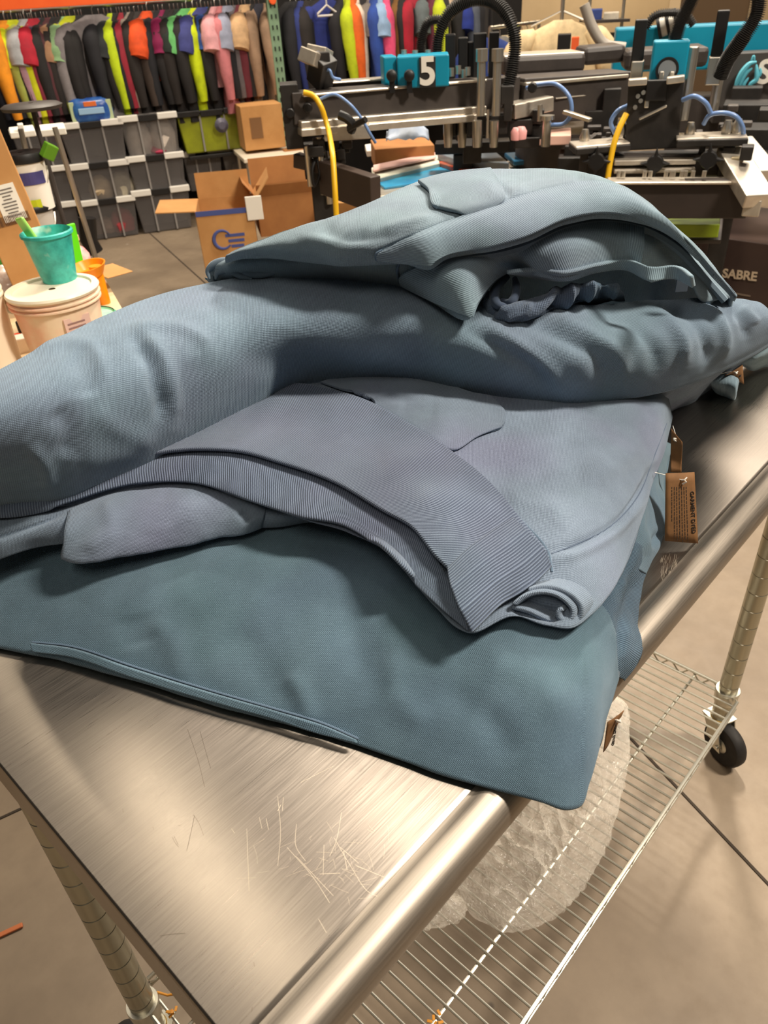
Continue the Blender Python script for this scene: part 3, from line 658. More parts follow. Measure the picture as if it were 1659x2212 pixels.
# ---- topmost sweatshirt
g5 = empty('folded_sweatshirt', (.85, .42, T+.38), 'pale blue folded sweatshirt topmost on the pile, pocket corner and clean ribbed hem facing out', 'sweatshirt')
st5 = [((486, 560), .372, (488, 550), .380), ((500, 556), .376, (505, 542), .386), ((560, 549), .380, (555, 522), .396), ((650, 556), .381, (640, 492), .412), ((740, 567), .381, (735, 462), .424), ((812, 563), .382, (805, 434), .432), ((870, 562), .382, (855, 412), .437), ((932, 573), .379, (905, 392), .440), ((960, 555), .386, (950, 379), .442), ((1010, 542), .391, (1005, 370), .444), ((1060, 534), .396, (1060, 365), .445), ((1129, 516), .404, (1130, 364), .445),
       ((1226, 475), .417, (1225, 368), .445), ((1301, 462), .418, (1300, 383), .442), ((1391, 475), .404, (1375, 420), .428), ((1465, 513), .378, (1445, 475), .400), ((1525, 572), .338, (1505, 533), .365), ((1560, 612), .312, (1560, 600), .322), ((1588, 644), .290, (1592, 641), .296)]
s5 = [([(812, 546), (900, 508), (1004, 468), (1100, 436), (1200, 408), (1290, 396), (1350, 412), (1420, 462)], -.006, 5), ([(690, 480), (720, 505), (800, 510)], -.005, 16), ([(700, 530), (800, 515), (860, 500)], -.004, 14), ([(820, 500), (880, 480), (940, 470)], .004, 12), ([(1060, 395), (1090, 410), (1100, 430)], -.005, 8), ([(1050, 430), (1090, 425), (1140, 400)], .004, 10), ([(640, 510), (740, 525), (820, 530)], .004, 14), ([(1240, 380), (1280, 395)], -.004, 10)]
lump('body', st5, FA, g5, n=280, nf=60, back=[.02, .05, .1]+[.16]*11+[.12, .09, .05, .03, .012], zback=None, p=1.8, under=.010, strokes=s5, amp=.0018, freq=11, seed=55, reg=('g5',))
drape('hem_band', [[(814, 562), (813, 552), (840, 536), (900, 508), (1004, 468), (1100, 436), (1200, 408), (1290, 397), (1350, 413), (1420, 463), (1480, 520), (1540, 590), (1586, 640)], [(872, 568), (874, 562), (892, 550), (930, 532), (1008, 505), (1082, 485), (1166, 462), (1258, 436), (1326, 440), (1405, 470), (1472, 518), (1532, 582), (1587, 643)], [(932, 575), (936, 570), (946, 563), (960, 555), (1010, 542), (1060, 534), (1129, 516), (1226, 475), (1301, 462), (1391, 475), (1465, 513), (1525, 572), (1588, 646)]], ('g5',), (.001, .0035, .005), FAr, g5, nu=260, nv=24, thick=.005, reg=('g5h',))
seam('hem_lining', [(936, 584), (964, 570), (1010, 558), (1060, 551), (1129, 534), (1226, 493), (1301, 481), (1391, 496), (1460, 535), (1516, 594), (1566, 650)], ('g4', 'g4h'), FAr, g5, .0055, .004, 90)
seam('side_seam', [(826, 541), (812, 550), (814, 562)], ('g5', 'g5h'), thread, g5, .002, .002)
drape('pouch_pocket', [[(902, 396), (960, 380), (1060, 368)], [(925, 415), (985, 408), (1080, 400)], [(940, 452), (1000, 445), (1090, 430)], [(944, 453), (975, 460), (1008, 466)]], ('g5',), (.007, .006, .004, .002), FA, g5, nu=60, nv=24, thick=.006, reg=('g5p',))
for ln in ([(940, 388), (962, 410), (985, 458)], [(955, 386), (976, 408), (998, 460)]): seam('pocket_stitch', ln, ('g5', 'g5p'), seam_l, g5, .0011, .0004)

# ---- cloth further along the table behind the pile
g6 = empty('folded_sweatshirt', (1.1, .3, T), 'shadowed grey-blue sweatshirt lying on the steel under the far end of the rolled one', 'sweatshirt')
lump('body', [((1150, 890), .10, (1150, 800), .17), ((1270, 900), .06, (1270, 800), .17), ((1370, 905), .03, (1360, 800), .17), ((1450, 885), .008, (1430, 790), .17), ((1500, 862), .006, (1490, 780), .165), ((1530, 840), .008, (1540, 775), .15), ((1565, 812), .01, (1580, 770), .13), ((1620, 775), .02, (1640, 735), .12), ((1680, 745), .02, (1690, 715), .11)], FC, g6, n=110, nf=30, back=.2, zback=.01, under=.01, amp=.005, freq=14, seed=60, reg=('g6',))
lump('sleeve_cuff', [((1538, 836), .02, (1530, 808), .05), ((1545, 845), .012, (1545, 805), .05), ((1565, 855), .004, (1568, 806), .048), ((1588, 862), .003, (1592, 815), .045), ((1592, 842), .01, (1597, 822), .04)], FAr, g6, n=40, nf=16, back=.05, zback=.01, under=.006, amp=.002, freq=20, seed=61)
lump('sleeve', [((1600, 786), .03, (1595, 770), .06), ((1625, 798), .012, (1620, 765), .07), ((1660, 788), .01, (1655, 745), .08), ((1700, 775), .01, (1695, 730), .08)], FA, g6, n=40, nf=16, back=.08, zback=.01, under=.006, amp=.003, freq=20, seed=62)

# ================================================================== HANG TAGS
kraft = plain_noise('brown_kraft_card', (112, 77, 42), (126, 88, 50), 60, .8); ink = mat('black_print', (34, 24, 16), .8); white_pl = mat('white_plastic_fastener', (230, 225, 215), .4)
def hang_tag(corners, zs, label, lines=True, title=True):
    """corners in order: top-left, top-right, bottom-right, bottom-left of the upright card"""
    P = [atz(x, y, T+z) for (x, y), z in zip(corners, zs)]
    c = sum(P)/4; root = empty('hang_tag', c, label, 'tag', 'kraft hang tags')
    ux = (P[1]-P[0]); uy = (P[0]-P[3]); nrm = np.cross(ux, uy); nrm /= np.linalg.norm(nrm)
    n = 9; vs = []; fs = []
    for i in range(n):
        for j in range(n):
            u, v = i/(n-1), j/(n-1)
            vs.append(P[0]*(1-u)*(1-v)+P[1]*u*(1-v)+P[2]*u*v+P[3]*(1-u)*v+nrm*.0008*math.sin(u*PI))
    for i in range(n-1):
        for j in range(n-1): fs.append((i*n+j, (i+1)*n+j, (i+1)*n+j+1, i*n+j+1))
    MB().add(vs, fs).build('card', kraft, root, smooth=True, solid=.0006)
    def at(u, v, off=.0012):
        return P[0]*(1-u)*(1-v)+P[1]*u*(1-v)+P[2]*u*v+P[3]*(1-u)*v+nrm*(.0008*math.sin(u*PI)+off)
    f = MB(); f.tube([at(.52, .10, .001), at(.56, .09, .006), at(.60, .12, .006), at(.55, .16, .001)], .0012, 6); f.tube([at(.56, .1, .004), at(.66, .06, .004)], .001, 6)
    f.tube([at(.52, .10, .001), at(.2, .05, -.004), at(-.25, .0, -.008)], .0005, 5)
    f.build('plastic_fastener', white_pl, root, smooth=True)
    return root, at, ux, uy
r_, at, ux, uy = hang_tag([(1438, 1022), (1500, 1020), (1508, 1174), (1436, 1168)], (.102, .095, .006, .012), 'kraft hang tag reading GARMENT DYED standing upright beside the middle sweatshirt')
ln_u = np.linalg.norm(ux); ln_v = np.linalg.norm(uy)
text('GARMENT DYED', at(.865, .56, .0009), at(.86, .95)-at(.86, .15), ux, ln_v*.082, ink, r_, off=.0003)
tx = MB(); random.seed(3)
for k, u in enumerate((.68, .60, .52, .44, .36, .28, .2)):
    v = .2
    while v < (.97 if k not in (6,) else .7):
        l = random.uniform(.02, .06); a, b = at(u, v, .0006), at(u, v+l, .0006); s = ux/ln_u*.0005
        tx.quad(a-s, b-s, b+s, a+s); v += l+.012
tx.build('fine_print', ink, r_)
hang_tag([(1450, 925), (1474, 955), (1472, 1022), (1448, 1020)], (.10, .095, .05, .052), 'narrow kraft hang tag seen nearly edge-on just behind the GARMENT DYED tag')
r_, at, ux, uy = hang_tag([(1566, 812), (1604, 788), (1607, 830), (1568, 806)], (.055, .06, .02, .045), 'small kraft hang tag poking out under the far right end of the rolled sweatshirt')
text('GARMENT DYED', at(.8, .5, .001), -uy, ux, .006, ink, r_)
r_, at, ux, uy = hang_tag([(1312, 1560), (1348, 1534), (1318, 1600), (1303, 1625)], (.0, .0, -.04, -.045), 'kraft hang tag dangling over the table edge below the bottom sweatshirt')
text('GARMENT DYED', at(.75, .55, .001), -uy, ux, .006, ink, r_)

# ================================================================== PLASTIC BAG ON THE SHELF
pb = mat('clear_poly_film', (236, 228, 214), .16); N, L, b = nodes(pb)
b.inputs['Specular IOR Level'].default_value = .8
tr = N.new('ShaderNodeBsdfTransparent'); mx = N.new('ShaderNodeMixShader'); fr = N.new('ShaderNodeLayerWeight'); fr.inputs[0].default_value = .35
tcn = N.new('ShaderNodeTexCoord'); cr = noise_tex(N, L, 22, 4, tcn.outputs['Object'], .65)
fac = math_n(N, L, 'ADD', math_n(N, L, 'MULTIPLY', fr.outputs['Facing'], .45), math_n(N, L, 'MULTIPLY', ramp(N, L, cr, .5, .66), .16))
L.new(math_n(N, L, 'ADD', fac, .13), mx.inputs[0]); L.new(tr.outputs[0], mx.inputs[1]); L.new(b.outputs[0], mx.inputs[2])
L.new(mx.outputs[0], N['Material Output'].inputs[0])
bp = N.new('ShaderNodeBump'); bp.inputs['Strength'].default_value = .9; bp.inputs['Distance'].default_value = .02; L.new(cr, bp.inputs['Height']); L.new(bp.outputs[0], b.inputs['Normal'])
def film(name, outline, zc, label, hmax, seed):
    O = np.array([atz(x, y, SH+.008) for x, y in crom(np.array(outline+[outline[0]], float), 181)[:-1]]); c = O.mean(0); root = None
    n = 56; vs = []; fs = []; m_ = len(O); rg_ = lambda *a: 1-2*abs(noise.noise(a))
    for s in (0, 1):
        for i in range(1, n+1):
            t = i/n
            for k in range(m_):
                p = c+(O[k]-c)*t; h = hmax*(1-t**2.2)**.8*(1 if s == 0 else .06)
                q = p*1.0; f1, f2, f3 = rg_(p[0]*9+seed, p[1]*9, s), rg_(p[0]*21+2*p[1], p[1]*17+seed, 4+s), rg_(p[0]*44, p[1]*50+seed, 8+s)
                vs.append((q[0]+.006*f2, q[1]+.006*f3, SH+.005+max(.001, h*(.45+.3*f1+.28*f2+.16*f3))))
    for s in (0, 1):
        o_ = s*n*m_
        for i in range(n-1):
            for k in range(m_):
                f = (o_+i*m_+k, o_+i*m_+(k+1) % m_, o_+(i+1)*m_+(k+1) % m_, o_+(i+1)*m_+k); fs.append(f if s == 0 else f[::-1])
        fs.append(tuple(o_+k for k in range(m_)))
    o = MB().add(vs, fs).build(name, pb, None, smooth=True)
    return tag(o, label, 'plastic bag')
film('plastic_bag', [(1180, 1480), (1300, 1490), (1352, 1520), (1362, 1610), (1340, 1740), (1290, 1880), (1220, 1970), (1140, 2016), (1095, 2020), (1040, 1995), (1000, 1960), (930, 1900), (950, 1760), (1060, 1600)], 0, 'large crumpled clear plastic bag on the wire shelf under the sweatshirt corner', .13, 4)
film('plastic_bag', [(860, 1880), (980, 1930), (1010, 1962), (1000, 1990), (960, 2008), (905, 2018), (860, 2040), (800, 2000)], 0, 'small crumpled clear plastic bag at the near end of the wire shelf', .045, 9)
# orange scraps
osc = mat('orange_plastic_scrap', (206, 138, 40), .6)
for k, (px, py, z, lb) in enumerate(((372, 2195, SH+.006, 'orange scrap on the wire shelf beside the near post'), (362, 2150, SH+.006, 'thin orange scrap curling on the shelf by the near post'), (940, 2203, SH+.006, 'orange scrap on the wires at the bottom edge of the photo'))):
    p = atz(px, py, z); mb = MB()
    if k == 1: mb.tube([p+np.array((-.01, .02, 0)), p, p+np.array((.012, -.012, .004))], .0025, 6)
    else:
        for q in range(5): mb.box(p+np.array((random.uniform(-.012, .012), random.uniform(-.012, .012), .004+.002*q)), (.010, .005, .002), (math.cos(q*1.3), math.sin(q*1.3), .2), (-math.sin(q*1.3), math.cos(q*1.3), 0))
    tag(mb.build('plastic_scrap', osc, bevel=.001), lb, 'scrap')
p = atz(18, 2012, .004); tag(MB().box(p, (.012, .062, .006), (.35, .93, 0), (-.93, .35, 0)).build('wood_chip', mat('orange_wood', (186, 106, 62), .7), bevel=.002), 'reddish wood splinter lying on the concrete left of the near post', 'scrap')

# ================================================================== LIGHT
def area(name, loc, target, size, size_y, power, rgb):
    d = bpy.data.lights.new(name, 'AREA'); d.shape = 'RECTANGLE'; d.size = size; d.size_y = size_y; d.energy = power; d.color = rgb
    o = bpy.data.objects.new(name, d); COL.objects.link(o); o.location = loc
    o.rotation_euler = (Vector(target)-Vector(loc)).to_track_quat('-Z', 'Y').to_euler(); return o
WARM = (1, .86, .66)
area('ceiling_lamp_key', (3.9, 1.75, 4.95), (.7, .3, 1.1), .35, .9, 290, (1, .89, .74))
area('ceiling_lamp_right', (2.3, -1.9, 4.95), (.6, .3, 1.0), .4, 1.0, 360, (1, .89, .75))
area('ceiling_lamp_strip', (1.02, 3.6, 4.93), (1.02, 3.55, 0), .16, 3.4, 30, WARM)
area('fill_ceiling_glow', (1.0, 1.75, 5.0), (1.0, 1.75, 0), 3.8, 3.5, 36, (1, .88, .74))  # added overhead glow standing in for a bright ceiling mirrored in the steel
area('fill_far_steel', (7.4, 1.9, 4.95), (7.3, 1.9, 0), 3.6, 3.4, 230, (1, .88, .74))  # added wide fill that brightens the far right of the steel top
area('fill_press', (3.3, 5.2, 4.9), (4.6, 3.2, 1), .5, 1.2, 170, (1, .87, .70))  # added fill to light the press, no known fixture
area('fill_rack', (3.6, 4.4, 4.9), (3.8, 6.2, .3), .4, 1.2, 32, (1, .87, .7))  # added fill for the hanging clothes, set where the steel hides its reflection
area('fill_near', (-1.6, -1.0, 4.8), (.4, .2, 1.0), .8, 1.6, 36, (1, .88, .74))  # added weak fill on the near side of the pile
area('fill_beige_wall', (10.5, 4.5, 4.6), (11.5, 6.0, 1.5), .6, 1.6, 180, WARM)  # added fill to lift the beige wall
w = bpy.data.worlds.new('world'); SC.world = w; w.use_nodes = True
w.node_tree.nodes['Background'].inputs[0].default_value = (.95, .82, .66, 1); w.node_tree.nodes['Background'].inputs[1].default_value = .07
# ================================================================== BACKGROUND HELPERS
W = atd
def rackp(px, py, off=0.0):
    d = ray(px, py); s = (RK+off-E2@C)/(E2@d); return C+d*s
def hdir(p, ang=0):
    """unit vectors at a point: across the view (right), away, up; turned by ang"""
    a = np.array(p)-C; a[2] = 0; a /= np.linalg.norm(a); c, s = math.cos(ang), math.sin(ang)
    a = np.array((a[0]*c-a[1]*s, a[0]*s+a[1]*c, 0)); return np.array((a[1], -a[0], 0)), a
def pbox(mb, x0, y0, x1, y1, D, dep, ang=0, taper=1.0):
    """box whose near face spans the given photo rectangle at horizontal distance D, dep metres deep"""
    c = W((x0+x1)/2, (y0+y1)/2, D); r, a = hdir(c, ang); k = mpp(c)
    mb.box(c+a*dep/2, (abs(x1-x0)*k, dep, abs(y1-y0)*k*1.12), r, a, UP, taper); return c, r, a, k
def pbeam(mb, a, b, hpx, dep):
    p, q = W(*a), W(*b); mb.beam(p, q, dep, hpx*mpp((p+q)/2)*1.1); return p, q
def pts(L, n=24):
    A = np.array([W(*p) for p in L]); return crom(A, n)
def one(name, mb, m, label, cat, group=None, parent=None, smooth=False, bevel=.004):
    return tag(mb.build(name, m, parent, smooth, bevel), label, cat, group)

blk = plain_noise('black_powder_coat', (28, 25, 23), (42, 38, 35), 12, .5); blk2 = mat('black_plastic', (20, 18, 18), .45)
dgrey = plain_noise('dark_grey_powder_coat', (52, 46, 43), (66, 59, 55), 8, .5)
alu = plain_noise('aluminium_extrusion', (196, 186, 172), (214, 205, 190), 20, .35, .7); silver = mat('machined_silver', (205, 198, 186), .28, .9)
teal = plain_noise('teal_enamel', (0, 128, 158), (6, 140, 170), 3, .4); white = mat('white_paint', (232, 226, 214), .5)
yel = mat('yellow_air_hose', (226, 176, 24), .4); bluet = mat('clear_blue_air_tube', (110, 140, 190), .3)
hosem = mat('black_corrugated_hose', (38, 36, 34), .5)
card = plain_noise('corrugated_cardboard', (178, 128, 74), (192, 142, 86), 5, .85); card2 = plain_noise('darker_cardboard', (150, 100, 54), (164, 112, 62), 5, .85)

# ================================================================== SCREEN PRINTING PRESS
press = empty('screen_printing_press', W(1560, 640, 4.8)*np.array((1, 1, 0)), 'big black and teal automatic screen printing press with SABRE lettering behind the pile', 'printing press')
SPLITS = {'carriage_block', 'air_cylinder', 'star_knob', 'fitting', 'guide_post', 'knob', 'bolt', 'valve_block', 'frame_upright', 'clamp_block', 'latch', 'adjuster_screw', 'clamp_mechanism', 'tank_band', 'rear_arm', 'squeegee_holder', 'head_crossbar', 'station_frame', 'index_arm', 'screen_bar', 'bar_cap', 'squeegee_rail', 'squeegee_bar', 'screen_frame', 'station_side', 'head_cover'}
def pp(name, mb, m, parent=None, smooth=False, bevel=.004):
    if name in SPLITS and len(mb.cut) > 1 and name not in ('screen_bar', 'head_cover', 'index_arm'): return mb.split(name, m, parent or press, smooth, bevel)
    return mb.build(name, m, parent or press, smooth, bevel)
def hose(name, L, r, m, parent=None, ribs=0):
    P = pts(L, 40 if not ribs else ribs*4); rr = r if not ribs else [r*(1.0 if (i % 4) in (0, 1) else .68) for i in range(len(P))]
    return MB().tube(P, rr, 10).build(name, m, parent or press, smooth=not ribs)
# --- print arm with the number 5
m_ = MB(); pbeam(m_, (628, 233, 3.42), (1112, 196, 3.72), 54, .10); arm = pp('print_arm', m_, dgrey)
m_ = MB(); pbeam(m_, (648, 204, 3.41), (1040, 171, 3.66), 5, .115); pp('top_rail', m_, alu, arm)
m_ = MB(); pbox(m_, 612, 198, 650, 310, 3.38, .13); pp('end_plate', m_, blk, arm)
m_ = MB(); pbeam(m_, (645, 268, 3.37), (1042, 234, 3.62), 13, .09); pbeam(m_, (645, 284, 3.365), (1042, 250, 3.615), 13, .10); pp('squeegee_rail', m_, alu, arm)
m_ = MB()
for (x, y) in ((665, 233), (627, 245), (1150, 190)): m_.lathe(W(x, y, 3.36), [(.018, 0), (.018, .03)], 14, hdir(W(x, y, 3.4))[1])
pp('knob', m_, blk2, arm, True)
m_ = MB(); pbeam(m_, (690, 190, 3.6), (850, 178, 3.68), 20, .08); pp('rear_rail', m_, dgrey, arm)
m_ = MB(); pbeam(m_, (690, 179, 3.59), (850, 168, 3.67), 4, .09); pp('rear_rail_cap', m_, alu, arm)
m_ = MB(); c, r, a, k = pbox(m_, 858, 128, 970, 182, 3.48, .14, .0); pbox(m_, 829, 130, 858, 184, 3.5, .12, .12); hb = pp('head_cover', m_, teal, bevel=.006)
m_ = MB(); c5, r5, a5, k5 = pbox(m_, 906, 131, 941, 182, 3.472, .01, .0); pp('number_plate', m_, blk, hb, bevel=.001)
text('5', c5-a5*.002+UP*0, r5, UP, .135, white, hb, name='number', ext=.001, off=.004)
m_ = MB()
for x in (846, 884):
    p = W(x, 163, 3.46); m_.lathe(p, [(.022, 0), (.02, .03), (.012, .035)], 14, -hdir(p)[1]); m_.box(p+np.array((0, 0, -.03)), (.022, .03, .06), *[*hdir(p)], UP)
pp('control_knob', m_, blk2, hb, True, 0)
# squeegee holder tipped up at the left end
m_ = MB()
for q in (0, 1):
    pa, pb_ = W(655+q*14, 118-q*5, 3.45+.05*q), W(690+q*20, 132-q*10, 3.4+.05*q); m_.beam(pa, pb_, .06, .05, (.3, .2, 1))
pp('squeegee_holder', m_, alu)
m_ = MB(); m_.beam(W(700, 122, 3.42), W(690, 180, 3.48), .08, .075, (1, 0, 0)); pbox(m_, 686, 116, 713, 140, 3.4, .08); pp('holder_bracket', m_, blk)
hose('air_hose', [(656, 200, 3.33), (676, 206, 3.32), (692, 228, 3.3), (704, 262, 3.3), (714, 305, 3.2), (719, 340, 3.1), (723, 400, 3.05), (727, 475, 3.02)], .0105, yel)
hose('air_hose', [(688, 196, 3.5), (690, 180, 3.5), (706, 176, 3.5)], .013, yel)
hose('air_tube', [(692, 214, 3.33), (720, 204, 3.32), (752, 222, 3.3), (778, 252, 3.3), (800, 290, 3.3), (811, 308, 3.32)], .006, bluet)
hose('air_tube', [(690, 172, 3.45), (700, 155, 3.42), (712, 152, 3.4), (718, 166, 3.4), (735, 172, 3.42)], .006, bluet)
m_ = MB(); m_.tube(pts([(733, 248, 3.31), (752, 258, 3.3), (762, 270, 3.3), (758, 282, 3.32)], 12), .018, 8).tube(pts([(752, 278, 3.3), (775, 266, 3.28), (790, 258, 3.26)], 8), .012, 8); pp('clamp_lever', m_, blk2, smooth=True, bevel=0)
m_ = MB(); pbox(m_, 700, 275, 800, 300, 3.35, .12); pp('clamp_plate', m_, alu)
m_ = MB(); random.seed(11)
for i in range(16):
    x, y = random.uniform(655, 785), random.uniform(302, 352); pbox(m_, x, y, x+random.uniform(14, 34), y+random.uniform(10, 22), 3.4+random.uniform(-.05, .1), .06)
pp('clamp_mechanism', m_, blk)
m_ = MB()
for x, y0, y1, D in ((672, 330, 402, 3.42), (700, 318, 420, 3.4), (712, 330, 440, 3.5)): m_.lathe(W(x, y1, D), [(.014, 0), (.014, (y1-y0)*mpp(W(x, y1, D))*1.1)], 12)
pp('guide_post', m_, silver, smooth=True, bevel=0)
m_ = MB(); m_.tube(pts([(684, 335, 3.4), (674, 370, 3.38), (680, 402, 3.38), (690, 380, 3.38), (686, 345, 3.4)]), .007, 8); pp('coiled_cable', m_, blk2, smooth=True, bevel=0)
# central carriage: twin posts, black cylinders, corrugated hoses
m_ = MB()
for x in (1038, 1071): m_.lathe(W(x, 250, 3.5), [(.017, 0), (.017, .19), (.024, .192), (.024, .235)], 16)
pp('guide_post', m_, silver, smooth=True, bevel=0)
m_ = MB(); [pbox(m_, *q) for q in ((962, 86, 984, 160, 3.68, .06), (990, 92, 1010, 160, 3.7, .06), (1022, 84, 1050, 160, 3.68, .06), (1056, 82, 1077, 158, 3.66, .06), (1010, 100, 1024, 160, 3.72, .05))]; pp('air_cylinder', m_, blk2)
m_ = MB(); [m_.lathe(W(x, y, 3.6), [(.012, 0), (.012, .03)], 10) for x, y in ((975, 165), (990, 160), (1010, 163), (1002, 168), (873, 126), (897, 127), (925, 126))]; pp('fitting', m_, silver, smooth=True, bevel=0)
hose('cable_hose', [(944, 128, 3.7), (948, 80, 3.7), (968, 32, 3.7), (1010, 2, 3.68), (1060, 2, 3.66), (1094, 30, 3.62), (1112, 80, 3.6), (1108, 140, 3.58), (1098, 192, 3.56)], .026, hosem, ribs=90)
hose('cable_hose', [(908, 128, 3.9), (912, 80, 3.9), (926, 48, 3.9), (948, 44, 3.9), (962, 60, 3.88)], .022, hosem, ribs=36)
m_ = MB(); pbox(m_, 1082, 190, 1110, 222, 3.52, .07); pbox(m_, 1088, 222, 1106, 258, 3.52, .06); pp('hose_connector', m_, blk)
m_ = MB(); [pbox(m_, *q) for q in ((960, 262, 985, 292, 3.6, .05), (1010, 255, 1050, 290, 3.55, .06), (1056, 252, 1096, 286, 3.54, .06), (985, 262, 1005, 300, 3.62, .05), (1020, 290, 1042, 315, 3.5, .05))]; pp('carriage_block', m_, blk)
m_ = MB(); [m_.lathe(W(x, 318, D), [(.016, 0), (.02, .05), (.02, .1)], 12) for x, D in ((1030, 3.48), (1066, 3.5), (968, 3.58), (998, 3.6))]; pp('adjuster_screw', m_, silver, smooth=True, bevel=0)
# --- centre body running to the right
m_ = MB(); pbeam(m_, (1108, 216, 3.75), (1335, 200, 4.0), 78, .2); body = pp('centre_frame', m_, dgrey)
m_ = MB(); pbeam(m_, (1112, 178, 3.74), (1330, 160, 3.98), 6, .21); pbeam(m_, (1200, 213, 3.72), (1318, 200, 3.88), 3, .01); pp('frame_lip', m_, alu, body)
m_ = MB(); pbeam(m_, (1078, 141, 4.1), (1250, 132, 4.2), 34, .22); pbeam(m_, (1250, 120, 4.35), (1340, 112, 4.4), 30, .2); o = pp('index_arm', m_, dgrey, bevel=.02)
m_ = MB(); pbeam(m_, (1078, 120, 4.12), (1248, 112, 4.22), 5, .2); pp('arm_cap', m_, alu, o)
m_ = MB(); pbeam(m_, (1345, 128, 4.3), (1522, 118, 4.35), 34, .22); pp('index_arm', m_, dgrey, bevel=.02)
m_ = MB(); pbeam(m_, (1100, 240, 3.6), (1184, 222, 3.7), 26, .09); pp('squeegee_rail', m_, alu)
m_ = MB(); [pbox(m_, *q) for q in ((1150, 240, 1175, 262, 3.58, .05), (1100, 262, 1150, 290, 3.58, .08), (1130, 275, 1172, 300, 3.6, .06), (1262, 245, 1314, 290, 3.8, .1), (1300, 205, 1335, 300, 3.8, .1), (1110, 300, 1165, 318, 3.55, .1))]; pp('carriage_block', m_, blk)
m_ = MB(); m_.lathe(W(1178, 316, 3.52), [(.02, 0), (.02, .1), (.03, .1), (.03, .115)], 14); m_.lathe(W(1165, 262, 3.52), [(.01, 0), (.01, .06)], 10); pp('guide_post', m_, silver, smooth=True, bevel=0)
hose('air_tube', [(1138, 190, 3.6), (1170, 182, 3.55), (1205, 184, 3.5), (1232, 215, 3.48), (1234, 245, 3.48), (1220, 266, 3.5), (1190, 270, 3.52)], .008, bluet)
m_ = MB(); pbeam(m_, (1218, 241, 3.45), (1276, 260, 3.4), 7, .03); pp('clamp_lever', m_, silver)
m_ = MB(); pbeam(m_, (1240, 330, 3.4), (1290, 290, 3.45), 8, .03); pp('flood_bar_handle', m_, dgrey)
# --- right print head
m_ = MB(); k = .0
cor = [W(1357, 178, 3.3), W(1479, 170, 3.3), W(1464, 320, 3.3), W(1349, 326, 3.3)]; ra, aw = hdir(cor[0])
m_.add([p for p in cor]+[p+aw*.03 for p in cor], [(0, 1, 2, 3), (7, 6, 5, 4), (0, 4, 5, 1), (1, 5, 6, 2), (2, 6, 7, 3), (3, 7, 4, 0)]); plate = pp('head_plate', m_, blk)
m_ = MB(); pbeam(m_, (1380, 258, 3.28), (1441, 228, 3.28), 5, .012); pbox(m_, 1392, 218, 1402, 232, 3.285, .02); pp('plate_handle', m_, silver, plate)
m_ = MB(); [m_.lathe(W(x, y, 3.285), [(.008, 0), (.008, .012)], 8, hdir(W(x, y, 3.3))[1]) for x, y in ((1384, 218), (1378, 208), (1390, 200), (1372, 232))]; pp('bolt', m_, silver, plate, True, 0)
m_ = MB(); pbox(m_, 1396, 178, 1440, 214, 3.28, .03); pp('plate_bracket', m_, blk2, plate)
m_ = MB(); pbeam(m_, (1357, 178, 3.28), (1398, 175, 3.28), 12, .05); pbeam(m_, (1440, 174, 3.28), (1479, 169, 3.28), 12, .05); pp('head_crossbar', m_, alu)
m_ = MB(); c, r, a, k = pbox(m_, 1409, 99, 1483, 168, 3.34, .1, .05); tb = pp('head_cover', m_, teal, bevel=.006)
m_ = MB(); p = W(1441, 150, 3.335); m_.lathe(p, [(.04, 0), (.04, .012), (.033, .012), (.033, .006), (.0, .006)], 24, -hdir(p, .05)[1], (True, False)); pp('gauge_rim', m_, blk2, tb, True, 0)
m_ = MB(); m_.lathe(p-hdir(p, .05)[1]*.007, [(.031, 0), (.031, .003)], 24, -hdir(p, .05)[1]); pp('gauge_face', m_, mat('gauge_glass', (120, 126, 130), .15), tb, True, 0)
m_ = MB(); [pbox(m_, *q) for q in ((1424, 156, 1434, 172, 3.32, .03), (1446, 156, 1456, 172, 3.32, .03))]; pp('latch', m_, silver, tb)
m_ = MB(); pbox(m_, 1367, 56, 1393, 138, 3.45, .06); pbox(m_, 1541, 38, 1566, 130, 3.45, .06); pp('air_cylinder', m_, blk2)
m_ = MB(); pbox(m_, 1362, 138, 1388, 180, 3.43, .07); pbox(m_, 1528, 130, 1558, 178, 3.43, .07); m_.lathe(W(1540, 240, 3.47), [(.018, 0), (.018, .15)], 14); m_.lathe(W(1474, 260, 3.4), [(.02, 0), (.02, .24)], 14); pp('guide_post', m_, silver)
hose('cable_hose', [(1456, 98, 3.4), (1466, 60, 3.4), (1482, 25, 3.4), (1505, -25, 3.4)], .026, hosem, ribs=44)
hose('cable_hose', [(1556, 165, 3.4), (1572, 128, 3.38), (1604, 82, 3.36), (1632, 35, 3.36), (1640, -25, 3.36)], .028, hosem, ribs=54)
hose('drain_pipe', [(1262, 10, 4.6), (1280, 60, 4.6), (1305, 95, 4.6), (1350, 104, 4.6)], .025, mat('grey_conduit', (150, 142, 132), .5))
m_ = MB(); [pbeam(m_, *q) for q in (((1236, 322, 3.25), (1352, 312, 3.3), 12, .14), ((1460, 304, 3.28), (1612, 300, 3.3), 13, .14))]; bar = pp('screen_bar', m_, blk)
m_ = MB(); [pbeam(m_, *q) for q in (((1236, 314, 3.26), (1352, 304, 3.31), 5, .13), ((1460, 296, 3.29), (1612, 291, 3.31), 5, .13))]; pp('bar_cap', m_, alu, bar)
m_ = MB(); random.seed(5)
for i in range(20):
    x, y = random.choice(((1480, 1600, 215, 290), (1500, 1570, 230, 295), (1262, 1350, 262, 300)))[0:4][0], 0
    x0, x1, y0, y1 = random.choice(((1480, 1600, 225, 288), (1265, 1345, 268, 302))); x, y = random.uniform(x0, x1), random.uniform(y0, y1)
    pbox(m_, x, y, x+random.uniform(10, 30), y+random.uniform(6, 18), 3.42+random.uniform(-.05, .15), .05)
